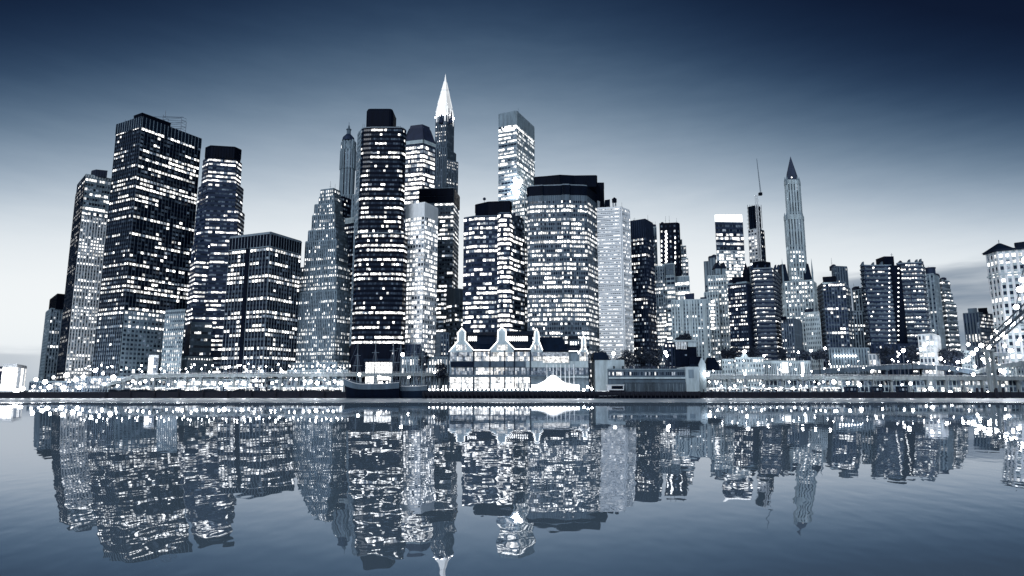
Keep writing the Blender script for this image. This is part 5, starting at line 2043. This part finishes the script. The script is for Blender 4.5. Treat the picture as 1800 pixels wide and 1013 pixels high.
for k, (t) in enumerate((.12, .25, .38, .5, .62, .75, .88, .98)):
    i = int(t * 14)
    p = cp[min(i, 13)]
    o = MB()
    o.ball((p.x, p.y - .8, p.z + .2), 2.3 if k % 2 else 1.8, n=12, h=6)
    o.tube((p.x, p.y, p.z), (p.x, p.y - .8, p.z + .2), .15, n=4)
    tag(o.build('cable_lamp', LAMP, base=(p.x, p.y, p.z)), 'round necklace lamp clipped to the bridge cable', 'lamp', 'necklace lamps on the bridge cable')

for k in range(46):  # lamps added to brighten the tower bases behind the left road
    px_ = 150 + 10.2 * k + rl.uniform(-4, 4)
    lamp(px_, rl.uniform(640, 652), 534 + rl.uniform(-2, 3), rl.choice((.4, .5, .6)), 'added tall lamp above the left elevated road, lighting the tower bases', 'added lamps above the left road')
for k in range(30):  # lamps added to brighten the facades behind the right road
    px_ = 1250 + 15 * k + rl.uniform(-6, 6)
    lamp(px_, rl.uniform(632, 655), 536 + rl.uniform(-2, 3), rl.choice((.35, .45, .6)), 'added tall lamp above the right elevated road, lighting the facades', 'added lamps above the right road')
# ---------------------------------------------------------------- market stalls
def stall(kind, seed):
    rr = random.Random(seed)
    root = thing('market_stall', '', 'stall', (0, 0, 0))
    w_, d_, h_ = (7, 5, 4.2) if kind == 0 else ((5, 4, 5.0) if kind == 1 else (9, 5, 3.6))
    m = MB()
    if kind == 1:
        m.prism([(-w_ / 2, 0), (w_ / 2, 0), (w_ / 2, d_), (-w_ / 2, d_)], h_ - 1.4, h_, pts1=[(-.1, d_ / 2 - .1), (.1, d_ / 2 - .1), (.1, d_ / 2 + .1), (-.1, d_ / 2 + .1)])
    else:
        m.prism([(-w_ / 2, -.6), (w_ / 2, -.6), (w_ / 2, d_), (-w_ / 2, d_)], h_ - 1.1, h_ - .9, pts1=[(-w_ / 2, -.4), (w_ / 2, -.4), (w_ / 2, d_ / 2), (-w_ / 2, d_ / 2)])
        m.prism([(-w_ / 2, 0), (w_ / 2, 0), (w_ / 2, d_), (-w_ / 2, d_)], h_ - .9, h_, pts1=[(-w_ / 2 + .5, d_ / 2 - .1), (w_ / 2 - .5, d_ / 2 - .1), (w_ / 2 - .5, d_ / 2 + .1), (-w_ / 2 + .5, d_ / 2 + .1)])
    m.build('canopy', WHITE, root)
    for sx in (-1, 1):
        for sy in (0, 1):
            c = MB()
            c.tube((sx * (w_ / 2 - .2), .2 + sy * (d_ - .4), 0), (sx * (w_ / 2 - .2), .2 + sy * (d_ - .4), h_ - 1), .1, n=5)
            c.build('post', STEEL, root)
    c = MB()
    c.box(-w_ / 2 + .4, w_ / 2 - .4, .6, 1.4, 0, 1.0)
    c.build('counter', SLATE, root)
    c = MB()
    n = 6
    for i in range(n):
        a, b = -w_ / 2 + .4 + (w_ - .8) * i / n, -w_ / 2 + .4 + (w_ - .8) * (i + .85) / n
        for j in range(2):
            c.quad((a, d_ - .3, 1.0 + j * 1.1), (b, d_ - .3, 1.0 + j * 1.1), (b, d_ - .3, 2.0 + j * 1.1), (a, d_ - .3, 2.0 + j * 1.1), 0, rr.choice((.1, .6, 1.2, 2.0, 2.4)))
    c.build('glowing_shelf', WIN, root, lit=True)  # stall lighting put into the shelf panels as emission
    return root
st_proto = [stall(k, 40 + k) for k in range(3)]
used_ = [False] * 3
def put_stall(px_, Y, k, label, group):
    x = at(px_, 685, Y).x
    if not used_[k]:
        o = st_proto[k]
        used_[k] = True
        o.location = (x, Y, GZ)
    else:
        o = dup(st_proto[k], (x, Y, GZ))
    o['label'] = label
    o['group'] = group
    return o
rs = random.Random(3)
px_ = 238
while px_ < 600:
    put_stall(px_, 531 + rs.uniform(0, 4), rs.randrange(3), 'lit white-canopied stall under the left elevated road', 'stalls under the left elevated road')
    px_ += rs.uniform(17, 24)
px_ = 1250
while px_ < 1480:
    put_stall(px_, 531 + rs.uniform(0, 4), rs.randrange(3), 'lit white-canopied stall under the right elevated road', 'stalls under the right elevated road')
    px_ += rs.uniform(17, 23)
# long lit shop front behind the stalls
for (a_, b_, lab, sd) in ((236, 604, 'long lit shop front tucked beneath the left elevated road', 95), (1246, 1486, 'long lit shop front tucked beneath the right elevated road', 96), (1490, 1800, 'dim grey shop front tucked beneath the right elevated road, nearer the bridge', 97)):
    T = Tower('shop_front', lab, 'shop', sd, at(a_, 680, 546), (LIGHT, MID))
    T.tier(546, [(a_, 668), (b_, 668)], S(11, 8, .8, .65, 'punch', pf=.35 if sd < 97 else .05, pd=.1, p=.55 if sd < 97 else .3, br=1.6 if sd < 97 else 1.0, pier=.3), depth=5)
    T.finish()

# ---------------------------------------------------------------- trees
def tree(px_, py0, py1, wpx, Y, seed, label, group='dark trees along the waterfront', base=None):
    rr = random.Random(seed)
    p = at(px_, py1, Y)
    b = GZ if base is None else base
    ztop, zbot = zrow(py0, Y), zrow(py1, Y)
    root = thing('tree', label, 'tree', (p.x, Y, b), group)
    rx = wpx / 2 * Y / FPX
    rz = (ztop - zbot) / 2
    cz = (ztop + zbot) / 2
    m = MB()
    m.tube((p.x, Y, b), (p.x, Y, zbot + rz * .6), .45, .28, n=7)
    limbs = []
    for k in range(7):
        a = rr.uniform(0, 6.28)
        e = (p.x + math.cos(a) * rx * .6, Y + math.sin(a) * rx * .5, cz + rr.uniform(-.3, .7) * rz)
        m.tube((p.x, Y, zbot + rz * .3), e, .2, .07, n=5)
        limbs.append(e)
    m.build('trunk', BARK, root)
    m = MB()
    clumps = []
    for k in range(26):
        a, r = rr.uniform(0, 6.28), rr.random() ** .5
        h = rr.uniform(-1, 1)
        f = math.sqrt(max(0, 1 - h * h * .85)) * r
        clumps.append((p.x + math.cos(a) * rx * f, Y + math.sin(a) * rx * f, cz + h * rz * .85, rr.uniform(.28, .5) * min(rx, rz * 1.4)))
    for (cx_, cy_, cz_, cr_) in clumps:
        for j in range(60):
            d = Vector((rr.gauss(0, 1), rr.gauss(0, 1), rr.gauss(0, 1)))
            d.normalize()
            q = Vector((cx_, cy_, cz_)) + d * cr_ * rr.uniform(.5, 1.15)
            s_ = rr.uniform(.35, .8)
            t = Vector((rr.gauss(0, 1), rr.gauss(0, 1), rr.gauss(0, 1))).normalized()
            u_ = d.cross(t)
            if u_.length < .1:
                continue
            u_.normalize()
            v_ = u_.cross(t).normalized()
            m.quad(q - u_ * s_, q + v_ * s_ * .7, q + u_ * s_, q - v_ * s_ * .7)
    m.build('crown', LEAF, root)
for i, (a, b, c_, w_, Y, lab) in enumerate((
        (1056, 620, 640, 30, 533, 'dark wide tree left of the starry lamp over the ferry shed'), (1102, 618, 644, 34, 533, 'dark wide tree right of the starry lamp over the ferry shed'),
        (1130, 612, 645, 26, 545, 'tree behind the middle of the ferry shed'), (1152, 606, 645, 26, 548, 'taller tree behind the right part of the ferry shed'),
        (1206, 586, 602, 18, 575, 'small dark tree rising over the portico'), (1196, 592, 604, 14, 572, 'low bushy tree at left over the portico'),
        (1291, 612, 629, 26, 560, 'flat dark tree left of the starry lamp at the swept gable'), (1325, 613, 628, 20, 560, 'round dark tree right of the starry lamp at the swept gable'),
        (1275, 614, 634, 12, 562, 'slender tree left of the flat dark tree'), (1375, 614, 630, 16, 565, 'tree in front of the rounded balcony tower foot'),
        (1440, 616, 632, 26, 556, 'dark tree left of the blazing arcade'), (1414, 617, 632, 14, 558, 'small tree beside the tall lamp at the gothic tower foot'),
        (1603, 606, 632, 18, 557, 'dark tree right of the starry lamp under the twin slab'), (1665, 614, 640, 26, 568, 'bushy dark tree above the overpass crest, left of its pair'),
        (1684, 616, 640, 24, 570, 'bushy dark tree above the overpass crest, right of its pair'), (1560, 612, 636, 24, 562, 'dark tree under the twin slab stair core'),
        (744, 612, 650, 16, 545, 'dim tree left of the pavilion'), (775, 640, 664, 22, 528, 'low spreading tree against the left flank of the pavilion'))):
    tree(a, b, c_, w_, Y, 300 + i, lab)
# hedge and reeds on the left quay edge
rh = random.Random(77)
m = MB()
for k in range(5200):
    px_ = rh.uniform(190, 420) if rh.random() < .75 else rh.uniform(420, 600)
    x = at(px_, 688, 525).x
    hgt = rh.uniform(.2, 2.6) * (.5 + .5 * abs(math.sin(x * .11) + .5 * math.sin(x * .37)))
    y = 525 + rh.uniform(0, 2.5)
    s_ = rh.uniform(.12, .3)
    lean = rh.uniform(-.5, .5)
    m.quad((x - s_, y, GZ), (x + s_, y, GZ), (x + s_ * .6 + lean, y + .2, GZ + hgt), (x - s_ * .6 + lean, y - .2, GZ + hgt * .9))
tag(m.build('hedge', LEAF), 'ragged dark hedge along the left quay edge', 'hedge', kind='stuff')
# dark containers/booths on the right quay
for px_, w_, lab in ((1498, 20, 'dark boxy booth on the right quay, left of the three'), (1543, 18, 'dark boxy booth on the right quay, middle of the three'), (1588, 16, 'dark boxy booth on the right quay, right of the three')):
    x = at(px_, 688, 525).x
    hw = w_ / 2 * 525 / FPX
    root = thing('booth', lab, 'booth', (x, 525, GZ), 'dark booths on the right quay')
    m = MB()
    m.box(x - hw, x + hw, 525, 529, GZ, GZ + 4.4)
    m.build('wall', NAVY, root)
    m = MB()
    m.box(x - hw - .4, x + hw + .4, 524.5, 529.5, GZ + 4.4, GZ + 4.8)
    m.build('roof', SLATE, root)
    for k in range(3):
        q = MB()
        q.quad((x - hw + .6 + k * hw * .62, 524.95, GZ + 1.4), (x - hw + .6 + k * hw * .62 + 1.6, 524.95, GZ + 1.4), (x - hw + .6 + k * hw * .62 + 1.6, 524.95, GZ + 3.2), (x - hw + .6 + k * hw * .62, 524.95, GZ + 3.2), 0, (.05, .4, .1)[k])
        q.build('window', WIN, root, lit=True)

# ---------------------------------------------------------------- sky
wd = bpy.data.worlds.new('World')
scene.world = wd
wd.use_nodes = True
nt = wd.node_tree
nt.nodes.clear()
N = nt.nodes.new
Lk = nt.links.new
def M(op, a, b=None, c=None, clamp=False):
    n = N('ShaderNodeMath')
    n.operation = op
    n.use_clamp = clamp
    for i, v in enumerate((a, b, c)):
        if v is None:
            continue
        if isinstance(v, (int, float)):
            n.inputs[i].default_value = v
        else:
            Lk(v, n.inputs[i])
    return n.outputs[0]
def smooth(v, a, b, lo=0.0, hi=1.0):
    n = N('ShaderNodeMapRange')
    n.interpolation_type = 'SMOOTHSTEP'
    Lk(v, n.inputs[0])
    n.inputs[1].default_value = a
    n.inputs[2].default_value = b
    n.inputs[3].default_value = lo
    n.inputs[4].default_value = hi
    return n.outputs[0]
tc = N('ShaderNodeTexCoord')
sep = N('ShaderNodeSeparateXYZ')
Lk(tc.outputs['Generated'], sep.inputs[0])
deg = 180 / math.pi
el = M('MULTIPLY', M('ARCSINE', sep.outputs[2]), deg)
az = M('MULTIPLY', M('ARCTAN2', sep.outputs[0], sep.outputs[1]), deg)
a4 = M('ADD', az, 4.0)
fac = M('MINIMUM', M('ADD', M('MULTIPLY', M('MULTIPLY', a4, a4), .00033), 1.0), 2.4)
cmb0 = N('ShaderNodeCombineXYZ')
Lk(M('MULTIPLY', az, .035), cmb0.inputs[0])
Lk(M('MULTIPLY', el, .16), cmb0.inputs[1])
sn0 = N('ShaderNodeTexNoise')
sn0.inputs['Detail'].default_value = 6
sn0.inputs['Roughness'].default_value = .6
Lk(cmb0.outputs[0], sn0.inputs['Vector'])
uneven = M('MULTIPLY', M('SUBTRACT', sn0.outputs['Fac'], .5), 1.3)
t = M('DIVIDE', M('ADD', M('MULTIPLY', M('MAXIMUM', el, 0.0), fac), uneven), 60.0, clamp=True)
ramp = N('ShaderNodeValToRGB')
Lk(t, ramp.inputs[0])
def lin(c):
    return tuple(((v / 255) / 12.92 if v / 255 <= .04045 else ((v / 255 + .055) / 1.055) ** 2.4) for v in c)
stops = [(0, (203, 213, 222)), (1.8, (228, 234, 239)), (6, (242, 246, 247)), (11, (240, 244, 246)), (15.5, (221, 229, 235)), (20, (163, 180, 197)), (25, (101, 124, 147)),
         (29.5, (57, 81, 108)), (33, (33, 54, 82)), (36.5, (17, 36, 63)), (41, (6, 19, 45)), (60, (3, 12, 32))]
cr_ = ramp.color_ramp
cr_.interpolation = 'B_SPLINE'
while len(cr_.elements) < len(stops):
    cr_.elements.new(.5)
for e_, (tt, c_) in zip(cr_.elements, stops):
    e_.position = tt / 60
    e_.color = (*lin(c_), 1)
# cloud banks low on the right and far left
cmb = N('ShaderNodeCombineXYZ')
Lk(M('MULTIPLY', az, .055), cmb.inputs[0])
Lk(M('MULTIPLY', el, .42), cmb.inputs[1])
cn = N('ShaderNodeTexNoise')
cn.inputs['Scale'].default_value = 1.0
cn.inputs['Detail'].default_value = 5
cn.inputs['Roughness'].default_value = .55
Lk(cmb.outputs[0], cn.inputs['Vector'])
warp = M('MULTIPLY', M('SUBTRACT', cn.outputs['Fac'], .5), 5.0)
elw = M('ADD', el, warp)
right = M('MULTIPLY', smooth(az, 23.5, 28.5), smooth(elw, 9.7, 8.3))
streak = smooth(cn.outputs['Fac'], .35, .62, .62, 1.0)
right = M('MULTIPLY', right, streak)
left = M('MULTIPLY', M('MULTIPLY', smooth(az, -30, -38), smooth(elw, 3.4, 2.2)), .45)
cl = M('MULTIPLY', M('ADD', right, left, clamp=True), .85)
mixc = N('ShaderNodeMix')
mixc.data_type = 'RGBA'
Lk(cl, mixc.inputs[0])
Lk(ramp.outputs[0], mixc.inputs[6])
mixc.inputs[7].default_value = (*lin((90, 113, 138)), 1)
# the sky behind the viewer: unseen, brightness added to light the facades
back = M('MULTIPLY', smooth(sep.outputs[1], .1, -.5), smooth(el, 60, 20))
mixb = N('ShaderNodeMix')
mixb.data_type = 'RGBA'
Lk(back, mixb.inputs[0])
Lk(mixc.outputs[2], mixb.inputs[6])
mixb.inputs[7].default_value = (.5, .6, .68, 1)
# a faint physical sky under the toned dusk
sky = N('ShaderNodeTexSky')
sky.sky_type = 'NISHITA'
sky.sun_disc = False
sky.sun_elevation = R(1.5)
sky.sun_rotation = R(-4)
bw = N('ShaderNodeRGBToBW')
Lk(sky.outputs[0], bw.inputs[0])
tint = N('ShaderNodeMix')
tint.data_type = 'RGBA'
tint.blend_type = 'MULTIPLY'
tint.inputs[0].default_value = 1
Lk(bw.outputs[0], tint.inputs[6])
tint.inputs[7].default_value = (.7, .85, 1.0, 1)
bg1 = N('ShaderNodeBackground')
bg1.inputs[1].default_value = 1.0
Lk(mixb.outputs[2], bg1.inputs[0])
bg2 = N('ShaderNodeBackground')
bg2.inputs[1].default_value = 0.004
Lk(tint.outputs[2], bg2.inputs[0])
adds = N('ShaderNodeAddShader')
Lk(bg1.outputs[0], adds.inputs[0])
Lk(bg2.outputs[0], adds.inputs[1])
ow = N('ShaderNodeOutputWorld')
Lk(adds.outputs[0], ow.inputs[0])
# soft fill from behind the viewer, added to brighten the facades
sl_ = bpy.data.lights.new('sun_fill', 'SUN')
sl_.energy = 1.5
sl_.angle = R(25)
sl_.color = (.96, .98, 1.0)
so_ = bpy.data.objects.new('sun_fill', sl_)
COL.objects.link(so_)
so_.rotation_euler = (R(62), 0, R(-28))
# ---------------------------------------------------------------- camera
cam = bpy.data.cameras.new('camera')
cam.sensor_width = 36
cam.lens = 36 * FPX / 1800
cam.clip_start = .5
cam.clip_end = 20000
co = bpy.data.objects.new('camera', cam)
COL.objects.link(co)
co.location = (0, 0, CAMZ)
co.rotation_euler = (math.pi / 2 + PITCH, 0, 0)
scene.camera = co
scene.view_settings.view_transform = 'Standard'
scene.view_settings.look = 'None'
scene.view_settings.exposure = 0
scene.view_settings.gamma = 1
scene.view_settings.use_curve_mapping = False
scene.cycles.use_denoising = True
scene.cycles.max_bounces = 4
scene.cycles.diffuse_bounces = 2
scene.cycles.glossy_bounces = 3
scene.cycles.sample_clamp_indirect = 6
